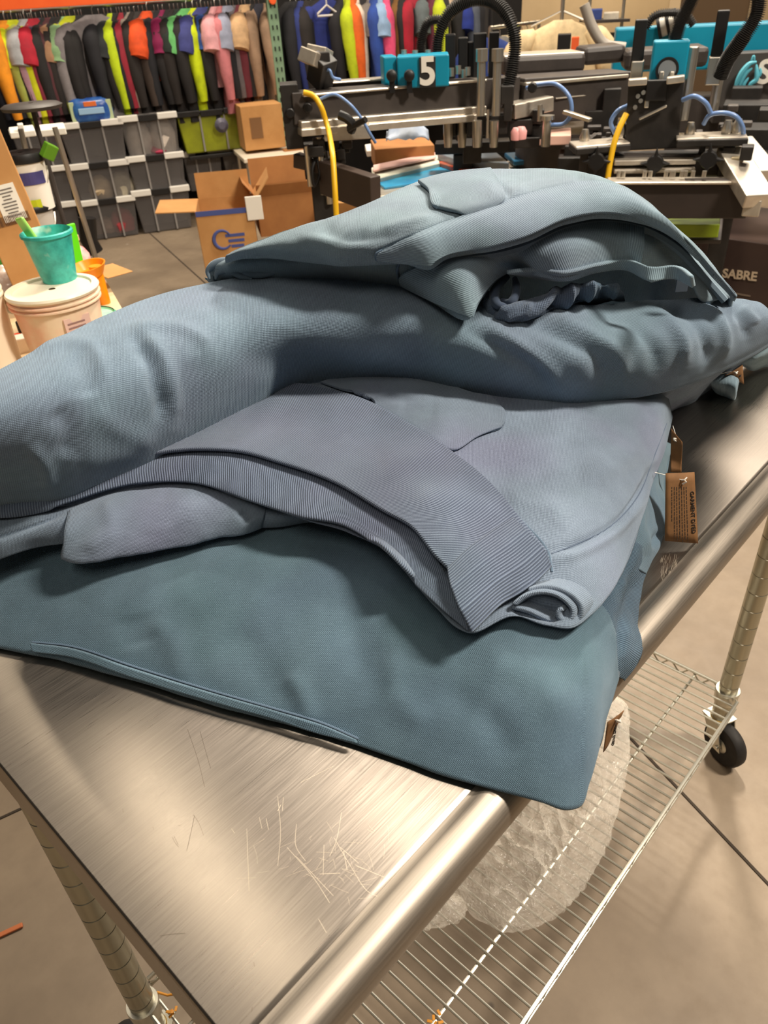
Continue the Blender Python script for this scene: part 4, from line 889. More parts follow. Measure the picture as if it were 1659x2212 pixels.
pp('valve_block', m_, dgrey)
m_ = MB(); [m_.lathe(W(x, y, 3.32), [(.016, 0), (.02, .02), (.012, .05)], 12) for x, y in ((1488, 296), (1568, 292), (1262, 310), (1340, 296), (1590, 290))]; pp('fitting', m_, silver, smooth=True, bevel=0)
hose('air_tube', [(1474, 216, 3.28), (1500, 208, 3.26), (1524, 222, 3.26), (1536, 245, 3.28)], .008, bluet)
hose('air_tube', [(1520, 268, 3.3), (1532, 250, 3.28), (1560, 244, 3.27), (1590, 252, 3.27), (1604, 274, 3.28), (1606, 294, 3.3)], .008, bluet)
hose('air_tube', [(1356, 228, 3.35), (1334, 240, 3.32), (1320, 262, 3.32), (1328, 288, 3.34)], .008, bluet)
hose('air_hose', [(1353, 246, 3.26), (1340, 272, 3.24), (1328, 305, 3.22), (1318, 350, 3.2), (1311, 398, 3.18)], .011, yel)
# front squeegee trough and the screen frame it stands on
m_ = MB(); pbeam(m_, (1312, 430, 3.1), (1617, 428, 3.16), 70, .05); tr_ = pp('screen_trough', m_, plain_noise('dark_brown_powder_coat', (44, 36, 32), (54, 45, 40), 6, .5))
m_ = MB(); pbeam(m_, (1312, 391, 3.1), (1617, 390, 3.16), 5, .09); pp('trough_lip', m_, alu, tr_)
m_ = MB(); pbeam(m_, (1320, 356, 3.3), (1560, 350, 3.35), 40, .1); pp('carriage_beam', m_, dgrey)
m_ = MB(); pbeam(m_, (1325, 348, 3.24), (1500, 345, 3.28), 10, .08); pbeam(m_, (1325, 368, 3.22), (1500, 364, 3.26), 8, .06); pp('squeegee_bar', m_, alu)
m_ = MB(); [m_.lathe(W(x, 382, 3.12), [(.008, 0), (.008, .02)], 8) for x in (1336, 1346, 1392, 1404, 1438, 1450, 1454, 1472, 1480, 1496, 1520)]; pp('bolt', m_, silver, smooth=True, bevel=0)
m_ = MB()
for x, y in ((1530, 346), (1288, 350), (1415, 355)):
    p = W(x, y, 3.18); r, a = hdir(p); n8 = 24
    ring = [((.055 if i % 6 == 0 else .03)*math.cos(2*PI*i/n8), (.055 if i % 6 == 0 else .03)*math.sin(2*PI*i/n8)) for i in range(n8)]
    m_.add([p+r*u+UP*v for u, v in ring]+[p+r*u+UP*v+a*.03 for u, v in ring], [tuple(range(n8)), tuple(range(2*n8-1, n8-1, -1))]+[(i, i+n8, (i+1) % n8+n8, (i+1) % n8) for i in range(n8)])
pp('star_knob', m_, blk2)
m_ = MB(); [pbox(m_, *q) for q in ((1252, 325, 1270, 375, 3.25, .06), (1555, 325, 1580, 390, 3.25, .08), (1505, 322, 1518, 385, 3.3, .05), (1400, 340, 1426, 372, 3.26, .06))]; pp('frame_upright', m_, dgrey)
m_ = MB(); pbeam(m_, (1575, 330, 3.3), (1640, 435, 3.0), 26, .1); pbeam(m_, (1600, 305, 3.5), (1660, 380, 3.2), 20, .08); pbox(m_, 1606, 435, 1641, 466, 3.0, .1); pp('screen_frame', m_, alu)
m_ = MB(); pbox(m_, 1576, 345, 1602, 385, 3.2, .05); pp('squeegee_rag', m_, mat('stained_cream_rag', (214, 196, 160), .9))
m_ = MB(); [pbox(m_, *q) for q in ((1600, 320, 1625, 345, 3.15, .06), (1640, 240, 1690, 260, 3.6, .1), (1640, 380, 1690, 400, 3.3, .1), (1600, 345, 1690, 370, 3.9, .2))]; pp('clamp_block', m_, blk)
# the press stands on a drum under its centre, and each print arm on a pedestal
q = W(1240, 230, 4.05); MB().lathe(q*np.array((1, 1, 0)), [(.42, 0), (.42, .03), (.30, .06), (.26, .5), (.26, q[2]-.08)], 32).build('centre_drum', dgrey, press, True)
q = W(1560, 200, 4.95); MB().box((q[0], q[1], q[2]/2), (.5, .16, q[2]), *hdir(q)).build('rear_pedestal', dgrey, press, bevel=.01)
for q in (W(690, 350, 3.55), W(1000, 330, 3.95), W(1420, 400, 3.35), W(1590, 330, 4.2)): MB().box((q[0], q[1], q[2]/2), (.09, .09, q[2]), *hdir(q)).build('pedestal', blk, press, bevel=.006)
# base cabinet
def cab(px, py, D): return W(px, py, D)
pc = W(1518, 508, 4.35); r, a = hdir(pc, -.35)
ztop = pc[2]
c0 = np.array((pc[0], pc[1], ztop/2)); wv = .44
m_ = MB(); m_.box(c0+r*wv/2+a*.35, (wv, .7, ztop), r, a); m_.box(c0-r*.1+a*.2, (.2, .3, ztop), r, a); base = pp('base_cabinet', m_, plain_noise('brown_black_cabinet', (58, 44, 40), (70, 54, 48), 3, .45))
text('SABRE', c0+r*.225-a*.004+UP*(W(1590, 572, 4.45)[2]-ztop/2), r+UP*.06, UP, .062, mat('beige_vinyl_lettering', (196, 176, 150), .6), base, off=.004, ext=.001)
m_ = MB(); m_.box(c0+r*.25-a*.002+UP*(W(1600, 612, 4.45)[2]-ztop/2), (.10, .002, .008), r, a); pp('small_lettering_line', m_, mat('faint_lettering', (120, 104, 90), .6), base, bevel=0)
m_ = MB(); pbeam(m_, (1425, 477, 3.4), (1554, 478, 3.4), 24, .3); pp('lime_pallet', m_, plain_noise('lime_green_pallet', (138, 158, 24), (118, 138, 20), 5, .5))
m_ = MB(); pbeam(m_, (1470, 494, 3.6), (1560, 494, 3.6), 8, .4); pp('pallet_arm', m_, dgrey)
# far side cover with the horse badge
m_ = MB(); pbeam(m_, (1325, 108, 5.0), (1840, 88, 5.2), 76, .16); far = pp('rear_cover', m_, teal, bevel=.01)
m_ = MB(); pbeam(m_, (1545, 190, 4.85), (1830, 178, 5.0), 120, .14); fp = pp('rear_panel', m_, plain_noise('charcoal_panel', (60, 56, 54), (70, 66, 63), 3, .5))
pS = W(1655, 158, 4.76); r, a = hdir(pS, .0)
text('SABRE', W(1636, 158, 4.76), r, UP, .145, white, fp, off=.004, ext=.001, align='LEFT')
hm = MB(); hz0 = W(1612, 160, 4.75); r, a = hdir(hz0); sc_ = mpp(hz0)
def hpt(x, y): return hz0+r*(x-1612)*sc_-UP*(y-160)*sc_*1.1
for ln, rr in (([(1594, 186), (1598, 168), (1606, 152), (1616, 142), (1628, 140)], .016), ([(1602, 188), (1605, 172), (1612, 158), (1622, 150)], .012), ([(1610, 190), (1612, 176), (1618, 166)], .010), ([(1622, 190), (1624, 178), (1634, 170), (1632, 156), (1628, 144)], .014), ([(1616, 142), (1620, 130), (1624, 140)], .007), ([(1634, 170), (1640, 160), (1638, 150)], .008)):
    hm.tube([hpt(*q)-a*.001 for q in crom(np.array(ln, float), 16)], [rr*.9*math.sin(PI*(i+.8)/16.8)**.6 for i in range(16)], 8)
pp('horse_badge', hm, mat('pale_teal_badge', (90, 176, 196), .5), fp, True, 0)
m_ = MB(); pbox(m_, 1580, 195, 1640, 235, 4.6, .1); pbox(m_, 1560, 235, 1700, 300, 4.4, .2); pbox(m_, 1575, 285, 1690, 330, 4.1, .2); pp('rear_arm', m_, blk)
m_ = MB(); p0, p1 = W(1420, 60, 4.9), W(1465, 42, 4.9); m_.tube([p0+(p1-p0)*t for t in np.linspace(0, 1, 8)], .05, 14); rg = pp('air_tank', m_, white, smooth=True, bevel=0)
m_ = MB(); [m_.tube([p0+(p1-p0)*t, p0+(p1-p0)*(t+.15)], .056, 14) for t in (.0, .42, .82)]; pp('tank_band', m_, blk2, rg, True, 0)
hose('cable_hose', [(1395, 60, 4.8), (1410, 38, 4.8), (1450, 28, 4.8), (1485, 36, 4.8), (1498, 55, 4.8)], .022, hosem, ribs=30)
# left print station: frame, screens, ink
m_ = MB(); pbeam(m_, (700, 382, 3.4), (812, 420, 3.1), 64, .05); pbeam(m_, (640, 345, 3.5), (705, 360, 3.42), 26, .05); pp('station_side', m_, plain_noise('brown_black_frame', (60, 48, 42), (70, 57, 50), 5, .5))
def slab(px, z, th): # px quad at height z -> solid slab
    P = [atz(x, y, z) for x, y in px]; m = MB(); n = len(P)
    m.add(P+[p-UP*th for p in P], [tuple(range(n))[::-1], tuple(range(n, 2*n))]+[(i, (i+1) % n, (i+1) % n+n, i+n) for i in range(n)]); return m
ZP = .96
pp('screen_frame', slab([(800, 402), (1010, 366), (1060, 385), (812, 425)], ZP, .035), alu)
pp('screen_mesh', slab([(806, 386), (945, 358), (1060, 372), (830, 404)], ZP+.012, .012), plain_noise('blue_ink_mesh', (30, 132, 190), (70, 176, 214), 3, .25))
pp('screen_frame', slab([(802, 362), (945, 333), (950, 352), (806, 388)], ZP+.03, .04), plain_noise('pale_green_frame', (206, 208, 190), (222, 220, 204), 4, .5))
pp('screen_mesh', slab([(806, 356), (940, 328), (942, 338), (806, 368)], ZP+.05, .01), plain_noise('pink_ink_mesh', (232, 182, 172), (240, 205, 196), 4, .3))
pp('screen_mesh', slab([(945, 350), (985, 338), (1062, 356), (1010, 372)], ZP+.03, .02), plain_noise('orange_ink_mesh', (206, 74, 36), (40, 120, 110), 5, .35))
pp('screen_frame', slab([(945, 330), (1060, 318), (1100, 352), (985, 345)], ZP+.06, .04), plain_noise('grey_blue_screen', (120, 134, 150), (150, 156, 160), 6, .35, .3))
pp('screen_frame', slab([(1066, 352), (1215, 330), (1225, 362), (1085, 378)], ZP+.02, .04), plain_noise('cream_frame', (222, 208, 184), (206, 184, 170), 4, .5))
pp('screen_mesh', slab([(1090, 330), (1215, 322), (1225, 340), (1110, 348)], ZP+.06, .02), plain_noise('blue_screen', (20, 96, 140), (40, 128, 170), 3, .3))
m_ = MB(); pbox(m_, 1165, 295, 1232, 312, 3.6, .2); pp('ink_tray', m_, plain_noise('pink_ink_tray', (226, 160, 140), (236, 190, 172), 3, .4))
m_ = MB(); [pbox(m_, *q) for q in ((1205, 345, 1330, 385, 3.5, .2), (1220, 318, 1330, 345, 3.55, .2), (1000, 318, 1040, 350, 3.7, .2), (940, 310, 1100, 330, 3.9, .1))]; pp('station_frame', m_, blk)

# things lying among the stations
one('shipping_box', MB().box(W(868, 330, 4.3), (.30, .3, .10), *hdir(W(868, 330, 4.3), .1), UP), card2, 'flat brown box under the print arm behind the pale screens', 'box')
one('platen', slab([(788, 312), (905, 296), (915, 315), (792, 326)], 1.0, .03), white, 'long white platen board under the print arm numbered 5', 'platen')
m_ = MB(); p = W(880, 292, 4.0); r, a = hdir(p)
vs = []; n_ = 12
for i in range(n_):
    for j in range(n_): u, v = i/(n_-1)-.5, j/(n_-1)-.5; vs.append(p+r*u*.20+a*v*.2+UP*(.07*(1-4*u*u)*(1-4*v*v)+.02*noise.noise((u*7, v*7, 1))))
m_.add(vs, [(i*n_+j, (i+1)*n_+j, (i+1)*n_+j+1, i*n_+j+1) for i in range(n_-1) for j in range(n_-1)])
tag(m_.build('cloth_rag', plain_noise('pale_blue_cotton', (170, 184, 206), (200, 208, 220), 8, .9), None, True, solid=.004), 'crumpled pale blue cloth under the print arm', 'cloth')
m_ = MB(); m_.lathe(W(1115, 302, 3.5), [(.022, 0), (.024, .03), (.014, .045)], 14); tag(m_.build('pink_stopper', mat('pink_plastic', (240, 170, 168), .4), None, True), 'left of two small pink caps on the press station', 'cap', 'pink caps on the press')
m_ = MB(); m_.lathe(W(1125, 300, 3.5), [(.022, 0), (.024, .03), (.014, .045)], 14); tag(m_.build('pink_stopper', MATS['pink_plastic'], None, True), 'right of two small pink caps on the press station', 'cap', 'pink caps on the press')

# ================================================================== RACK AND HANGING CLOTHES
rack = empty('pallet_rack', rackp(600, 300)*np.array((1, 1, 0)), 'tall pallet rack with orange beam and green punched upright holding the clothes rail', 'rack')
orange = plain_noise('orange_rack_enamel', (228, 84, 22), (236, 98, 34), 3, .45); rgreen = plain_noise('sage_green_rack_enamel', (110, 140, 112), (124, 152, 124), 6, .5)
zb_ = rackp(300, 6, .0)[2]
pL, pR = rackp(-260, 10, .05), rackp(598, 0, .05); pL[2] = pR[2] = zb_+.06
MB().beam(pL, pR, .06, .11).build('beam', orange, rack, bevel=.004)
pu = rackp(592, 60, .06); up_ = MB()
up_.box((pu[0], pu[1], 1.05), (.085, .075, 2.1), E1, E2); upo = up_.build('upright', rgreen, rack, bevel=.004)
hl = MB()
for i in range(26):
    for s in (-.018, .018): hl.box((pu[0]-E2[0]*.04+E1[0]*s, pu[1]-E2[1]*.04+E1[1]*s, .12+i*.076), (.012, .006, .03), E1+UP*0, E2, UP)
hl.build('punched_slots', mat('slot_shadow', (36, 44, 36), .9), upo)
MB().box((pu[0]-E2[0]*.05, pu[1]-E2[1]*.05, zb_+.07), (.09, .03, .16), E1, E2).lathe((pu[0]-E2[0]*.06, pu[1]-E2[1]*.06, zb_-.04), [(.03, 0), (.03, .012)], 12, -E2).build('beam_connector', orange, upo, bevel=.004)
pB = rackp(1180, 0, .35)
ra_, rb_ = rackp(-260, 14, .35), rackp(1130, 14, .35); zr = rackp(300, 12, .35)[2]+.02; ra_[2] = rb_[2] = zr
MB().tube([ra_, rb_], .014, 10).build('clothes_rail', silver, rack, smooth=True)
def shirt_mesh(name, L, sleeve, seed, w=.5, fold=1.0):
    """a hanging shirt: body and two sleeves in one cloth, origin at the collar"""
    rnd = random.Random(seed); mb = MB(); seg = 20; n = 12
    def ring(cx, cz, hw, hd, ph):
        return [(cx+hw*math.cos(2*PI*k/seg), hd*math.sin(2*PI*k/seg)*(1+.35*math.sin(3*2*PI*k/seg+ph)), cz) for k in range(seg)]
    vs = []; fs = []
    prof = [(.055, .03, .0), (.075, .04, -.012), (.15, .05, -.045), (.215, .055, -.085), (.235, .06, -.16)]+[(.235+.02*t, .055+.03*t, -.16-(L-.16)*t) for t in np.linspace(.12, 1, n)]
    for i, (hw, hd, z) in enumerate(prof): vs += ring(.006*math.sin(z*6+seed), z, hw*w/.5, hd*fold, z*3+seed)
    for i in range(len(prof)-1):
        for k in range(seg): fs.append((i*seg+k, i*seg+(k+1) % seg, (i+1)*seg+(k+1) % seg, (i+1)*seg+k))
    fs.append(tuple(range(seg))[::-1]); fs.append(tuple((len(prof)-1)*seg+k for k in range(seg)))
    mb.add(vs, fs)
    for s in (-1, 1):
        q = w/.5
        if sleeve == 'long': P = [(s*.15*q, 0, -.075), (s*.23*q, .0, -.13), (s*.27*q, -.01, -.27), (s*.285*q, -.02, -.44), (s*.28*q, -.03, -.60), (s*.275*q, -.03, -.66)]; R_ = [.04, .072, .066, .056, .046, .034]
        else: P = [(s*.15*q, 0, -.075), (s*.23*q, 0, -.13), (s*.285*q, -.01, -.22), (s*.31*q, -.015, -.30), (s*.315*q, -.015, -.31)]; R_ = [.04, .08, .085, .085, .075]
        P2 = crom(np.array(P, float), 14); R2 = np.interp(np.linspace(0, 1, 14), np.linspace(0, 1, len(R_)), R_)
        mb.tube(P2, [r*(1+.03*math.sin(i*1.7+seed)) for i, r in enumerate(R2)], 12)
    return mb
cloth_m = {}
def cm(rgb):
    if rgb not in cloth_m: cloth_m[rgb] = plain_noise('cloth_%02x%02x%02x' % rgb, rgb, tuple(int(v*.82) for v in rgb), 7, .85)
    return cloth_m[rgb]
hook_v = MB().tube([(0, 0, -.02), (0, 0, .03), (.012, 0, .045), (.018, 0, .06), (.008, 0, .075), (-.008, 0, .072), (-.014, 0, .06)], .0035, 6).tube([(-.19, 0, -.07), (0, 0, -.018), (.19, 0, -.07)], .005, 6)
hook0 = hook_v.build('clothes_hanger', mat('chrome_hanger', (210, 206, 200), .25, .9), None, True)
tag(hook0, 'chrome hook of a clothes hanger on the long rail of hanging shirts', 'hanger', 'hangers on the long rail')
first = [True]
def hang(px, rgb, yaw, L, sleeve, label, dz=0, w=.5, off=.35, fold=1.0):
    p = rackp(px, 14, off); z = zr-.06+dz
    o = shirt_mesh('hanging_shirt', L, sleeve, px, w, fold).build('hanging_shirt', cm(rgb), None, True)
    o.location = (p[0], p[1], z); ang = math.atan2(E1[1], E1[0])+math.radians(yaw); o.rotation_euler = (0, 0, ang)
    tag(o, label, 'shirt', 'shirts hanging on the long rail')
    h = hook0 if first[0] else hook0.copy()
    if not first[0]: COL.objects.link(h)
    first[0] = False
    h.location = (p[0], p[1], z+.01); h.rotation_euler = (0, 0, ang)
BK, CH, DB = (30, 27, 28), (52, 47, 46), (62, 50, 44)
clothes = [
 # px, colour, yaw, length, sleeve, label, width
 (-16, (26, 30, 44), 66, .86, 'long', 'dark navy shirt at the left edge of the photo, left of the orange sleeved one', .5),
 (2, (236, 148, 26), 62, .62, 'long', 'orange long sleeved shirt at the left end of the rail', .52),
 (18, (214, 222, 20), 48, .40, 'short', 'bright yellow short shirt near the left end of the rail', .42),
 (30, (168, 178, 84), 64, .74, 'long', 'olive lime long sleeved shirt beside the bright yellow short one', .5),
 (40, (178, 138, 152), 68, .80, 'long', 'mauve long sleeved shirt just right of the olive lime one', .5),
 (46, (172, 174, 178), 58, .50, 'short', 'light grey short shirt between mauve and yellow ones', .42),
 (54, (206, 208, 26), 66, .72, 'long', 'yellow long sleeved shirt left of the crimson one', .5),
 (63, (180, 28, 50), 60, .58, 'short', 'crimson short shirt over the rose maroon long one', .42),
 (72, (140, 48, 66), 64, .84, 'long', 'rose maroon long shirt near the left end of the rail', .5),
 (84, (74, 62, 84), 58, .66, 'short', 'slate purple tee right of the rose maroon shirt', .46),
 (97, (80, 38, 44), 66, .80, 'long', 'dark wine long shirt right of the slate purple tee', .5),
 (108, (164, 124, 92), 60, .52, 'short', 'tan short shirt left of the black and mint group', .42),
 (122, BK, 58, .80, 'long', 'black long shirt right of the tan short one', .5),
 (136, (140, 176, 128), 56, .56, 'short', 'mint green tee beside the big lime yellow shirt', .44),
 (146, (196, 204, 24), 38, .74, 'long', 'lime yellow shirt hanging wide left of the big grey sweatshirt', .46),
 (158, (186, 168, 150), 55, .60, 'long', 'beige long sleeved shirt over the lime yellow one', .5),
 (172, BK, 62, .78, 'long', 'black shirt squeezed between beige shirt and big grey sweatshirt', .5),
 (196, (134, 128, 130), 18, .76, 'long', 'big mid grey sweatshirt turned broadside on the rail', .60),
 (222, BK, 58, .70, 'long', 'black shirt just right of the big grey sweatshirt', .5),
 (238, (190, 214, 22), 70, .82, 'long', 'thin neon lime shirt right of the big grey sweatshirt', .5),
 (250, (34, 38, 40), 52, .66, 'short', 'black tee right of the thin neon lime shirt', .5),
 (262, (148, 34, 52), 66, .84, 'long', 'dark red long shirt reaching low right of the neon lime one', .5),
 (278, (146, 134, 124), 60, .80, 'long', 'warm grey long sleeved shirt left of the charcoal pair', .5),
 (298, CH, 52, .80, 'long', 'left charcoal shirt of the pair under the orange sleeves', .54),
 (316, (232, 84, 30), 50, .48, 'short', 'fiery orange and yellow short shirt above the charcoal pair', .46),
 (332, DB, 54, .82, 'long', 'brown black shirt right of the fiery orange short one', .54),
 (350, (132, 20, 76), 62, .44, 'short', 'magenta short shirt between brown black and black shirts', .42),
 (366, BK, 55, .76, 'long', 'black shirt right of the magenta short one', .52),
 (384, (26, 38, 32), 56, .72, 'short', 'very dark green shirt left of the light green tee', .5),
 (402, (106, 190, 110), 42, .42, 'short', 'light green tee above the neon yellow long shirt', .46),
 (416, (206, 226, 10), 62, .76, 'long', 'neon yellow long sleeved shirt hanging low mid rail', .40),
 (434, (62, 68, 132), 44, .54, 'short', 'indigo blue tee right of the neon yellow shirt', .5),
 (450, (36, 72, 140), 56, .56, 'short', 'royal blue tee left of the pink shirts', .46),
 (464, (222, 160, 166), 60, .56, 'short', 'pale pink tee left of the grey blue one', .46),
 (476, (196, 118, 124), 66, .76, 'long', 'dusty rose long shirt below the pale pink tee', .5),
 (490, (150, 156, 178), 60, .60, 'short', 'pale grey blue tee right of the pink shirts', .46),
 (504, (96, 90, 94), 66, .76, 'long', 'mid grey long shirt left of the maroon one', .5),
 (516, (100, 34, 46), 66, .76, 'long', 'maroon long shirt left of the tan ones', .5),
 (530, (204, 166, 124), 54, .44, 'short', 'light tan short shirt left of the green rack upright', .46),
 (542, (150, 122, 98), 66, .74, 'long', 'tan brown long shirt hanging below the light tan one', .5),
 (560, (38, 38, 52), 48, .74, 'long', 'navy charcoal shirt just left of the green rack upright', .54),
 (576, (156, 128, 104), 70, .70, 'long', 'taupe shirt squeezed against the green rack upright', .5),
 (628, (24, 22, 24), 44, .80, 'long', 'black shirt immediately right of the green rack upright', .54),
 (650, (34, 48, 112), 62, .80, 'long', 'dark blue shirt second to the right of the green upright', .5),
 (672, (26, 24, 26), 46, .76, 'long', 'black shirt left of the wide cobalt tee', .54),
 (705, (38, 52, 128), 24, .72, 'short', 'wide cobalt blue tee on a white hanger', .56),
 (738, (26, 24, 30), 60, .78, 'long', 'black shirt right of the wide cobalt tee', .5),
 (752, (190, 206, 26), 66, .52, 'long', 'lime sleeve shirt right of the cobalt tee', .5),
 (760, (228, 100, 28), 72, .84, 'long', 'orange shirt hanging low above the left end of the print arm', .5),
 (772, (222, 206, 188), 68, .80, 'long', 'cream white long shirt right of the low orange one', .5),
 (786, (34, 30, 32), 56, .80, 'long', 'black shirt right of the cream white one', .5),
 (800, (120, 112, 106), 58, .52, 'short', 'stone grey tee right of the cream white shirt', .46),
 (812, (42, 74, 156), 62, .76, 'long', 'bright blue long shirt left of the light blue one', .5),
 (822, (146, 176, 212), 66, .70, 'short', 'light blue tee left of the hot pink shirt', .46),
 (833, (236, 84, 130), 66, .54, 'long', 'hot pink shirt above the teal press cover', .5),
 (846, (50, 46, 48), 60, .76, 'long', 'dark grey shirt right of the hot pink one', .5),
 (860, (118, 82, 36), 60, .56, 'long', 'mustard brown shirt above the number 5', .5),
 (876, BK, 58, .76, 'long', 'black shirt right of the mustard brown one', .5),
 (894, (166, 22, 46), 48, .76, 'long', 'wide crimson long shirt left of the curved black hose', .52),
 (916, (96, 106, 108), 58, .56, 'short', 'teal grey tee right of the crimson long shirt', .46),
 (932, (96, 34, 52), 64, .76, 'long', 'plum shirt inside the small black hose loop', .5),
 (946, (196, 210, 40), 66, .72, 'long', 'lime shirt behind the black hose bend', .5),
 (962, (30, 28, 30), 58, .76, 'long', 'black shirt framed by the big hose arch, leftmost', .5),
 (984, (198, 174, 150), 44, .62, 'long', 'beige shirt framed by the big hose arch', .5),
 (1006, (32, 52, 140), 58, .60, 'short', 'vivid blue tee right of the beige shirt under the hose arch', .48),
 (1022, (88, 94, 108), 60, .70, 'long', 'slate grey shirt under the hose arch right of the vivid blue tee', .5),
 (1040, (30, 28, 32), 58, .76, 'long', 'black shirt under the right side of the hose arch', .5),
]
for k_, (px, nm) in enumerate(((10, 'orange and the bright yellow'), (36, 'olive lime and the mauve'), (59, 'yellow and the crimson'), (90, 'slate purple and the dark wine'), (115, 'tan and the first wide black'), (130, 'black and the mint green'), (166, 'beige and the big grey'), (210, 'big grey and the black'), (230, 'black and the thin neon lime'), (256, 'black tee and the dark red'), (270, 'dark red and the warm grey'), (288, 'warm grey and the left charcoal'), (307, 'left and right charcoal'), (341, 'brown black and the magenta'), (375, 'black and the very dark green'), (394, 'very dark green and the light green'), (426, 'neon yellow and the indigo'), (443, 'indigo and the royal blue'), (457, 'royal blue and the pale pink'), (498, 'pale grey blue and the mid grey'), (523, 'maroon and the light tan'), (551, 'tan brown and the navy charcoal'), (640, 'first black and the dark blue'), (662, 'dark blue and the second black'), (688, 'second black and the wide cobalt'), (779, 'cream white and the black'), (841, 'hot pink and the dark grey'), (868, 'mustard brown and the black'), (905, 'crimson and the teal grey'), (972, 'leftmost black and the beige'), (995, 'beige and the vivid blue'))):
    clothes.append((px, (BK, (24, 24, 30), (34, 28, 26))[k_ % 3], 46+7*(k_ % 4), .80, 'long', 'black shirt added as dark gap between the %s shirts' % nm, .54))  # extra black shirts added to darken the gaps along the rail
for px, rgb, yaw, L, sl, lb, w_ in clothes:
    if max(rgb) > 90 and yaw > 45: yaw = min(78, yaw+5)
    hang(px, rgb, yaw, L*1.02, sl, lb, w=w_, off=.22 if lb.split()[0] == 'big' else .30 if lb.split()[0] in ('big', 'neon', 'lime', 'light', 'pale', 'indigo', 'orange', 'bright', 'wide', 'fiery', 'hot', 'crimson', 'dusty') else .36)
# white plastic hanger in front of the cobalt tee
p = rackp(706, 20, .12); m_ = MB()
m_.tube([p+E1*x+UP*z for x, z in ((-.085, -.03), (0, .03), (.085, -.03), (.085, -.045), (-.085, -.045), (-.085, -.03))], .009, 8).tube([p+UP*.03, p+UP*.07, p+UP*.09+E1*.02], .006, 8)
tag(m_.build('clothes_hanger', mat('white_hanger_plastic', (206, 200, 196), .5), None, True), 'white plastic hanger above the wide cobalt blue tee', 'hanger')

# ================================================================== STORAGE BINS
binm = mat('smoky_translucent_plastic', (112, 108, 107), .4, Alpha=1.0); N, L, b = nodes(binm); b.inputs['Alpha'].default_value = .55
ribm = mat('pale_plastic_rib', (142, 138, 135), .35); lidg = mat('grey_lid_plate', (120, 116, 114), .4); lidm = mat('white_bin_lid', (222, 218, 210), .45)
def storage_bin(x0, y0, x1, y1, label, off=0.0, contents=None, lid=lidm, body=binm, dep=.36):
    """x0..x1 / y0..y1: photo rectangle of the front face (lid included)"""
    cb = rackp((x0+x1)/2, y1, off); k = mpp(cb); w = (x1-x0)*k*1.02; h = (y1-y0)*k*1.05
    z0 = max(.0, cb[2]); f = np.array((cb[0], cb[1], 0.0))
    root = empty('storage_bin', (cb[0]+E2[0]*dep/2, cb[1]+E2[1]*dep/2, z0), label, 'storage bin', 'translucent storage bins')
    c = f+E2*dep/2+UP*(z0+h*.44)
    MB().box(c, (w*.94, dep, h*.86), E1, E2, UP, .88).build('body', body, root, bevel=.012)
    rb = MB()
    for s in (-.2, .2): rb.box(f+E1*s*w*.82+UP*(z0+h*.43)+E2*.010, (.014, .03, h*.78), E1, E2, UP)
    rb.split('wall_rib', ribm, root)
    MB().box(f+E2*dep/2+UP*(z0+h*.915), (w*.98, dep, h*.05), E1, E2, UP).build('lid_plate', lidg, root, bevel=.004)
    ld = MB()
    for s in (-1, 1): ld.box(f+E1*s*w*.325-E2*.012+UP*(z0+h*.90), (w*.33, .04, h*.13), E1, E2, UP)
    ld.split('lid_handle', lid, root, bevel=.006)
    MB().box(f-E2*.006+UP*(z0+h*.88), (w*.30, .02, h*.14), E1, E2, UP).build('latch', blk2, root, bevel=.004)
    if contents:
        for s, rgb, hh, lb2 in contents:
            m = MB(); q = f+E1*s*w+E2*.12+UP*(z0+.03)
            vs = []; sg = 14
            m.lathe(q, [(.02, 0), (w*.2, .01), (w*.22, hh*.45*h), (w*.16, hh*.8*h), (.03, hh*h)], sg); m.v = [tuple(np.array(v)+.02*noise.noise((v[0]*9, v[1]*9, v[2]*9))) for v in m.v]
            tag(m.build('folded_cloth', cm(rgb), None, True), lb2, 'cloth')
    return root
storage_bin(195, 440, 310, 522, 'translucent bin on the floor, bottom of the left full stack under the rack', .0, [(.18, (176, 60, 66), .55, 'red cloth inside the bottom bin of the left stack'), (-.15, (150, 120, 100), .35, 'brown cloth inside the bottom bin of the left stack')])
storage_bin(172, 357, 296, 443, 'translucent bin in the middle of the left full stack under the rack', .0, [(-.05, (190, 168, 136), .55, 'tan cloth inside the middle bin of the left stack'), (.3, (176, 166, 146), .6, 'pale cloth inside the middle bin of the left stack')])
storage_bin(150, 272, 284, 360, 'translucent bin on top of the left full stack, empty looking', .0)
storage_bin(306, 420, 426, 508, 'translucent bin on the floor, bottom of the right stack under the rack', .0)
storage_bin(292, 341, 412, 426, 'translucent bin in the middle of the right stack under the rack', .0)
storage_bin(276, 257, 398, 345, 'translucent bin stuffed with white cloth on top of the right stack', .0, [(-.2, (226, 214, 202), .85, 'white cloth filling the left of the top right bin'), (.2, (230, 218, 206), .85, 'white cloth filling the right of the top right bin'), (.12, (180, 50, 84), .2, 'pink cloth at the bottom of the top right bin')])
storage_bin(76, 448, 186, 532, 'dim translucent bin on the floor left of the left full stack', .05)
storage_bin(64, 368, 166, 450, 'translucent bin above the floor bin left of the left full stack', .05)
storage_bin(50, 284, 152, 370, 'translucent bin topmost in the leftmost stack behind the buckets', .05)
storage_bin(408, 332, 490, 412, 'grey bin behind the open cardboard box, left of the pair', .25)
storage_bin(490, 326, 600, 410, 'grey bin with pale bundle behind the open cardboard box, right of the pair', .25, [(-.1, (200, 190, 182), .6, 'pale bundle inside the grey bin behind the open box')])
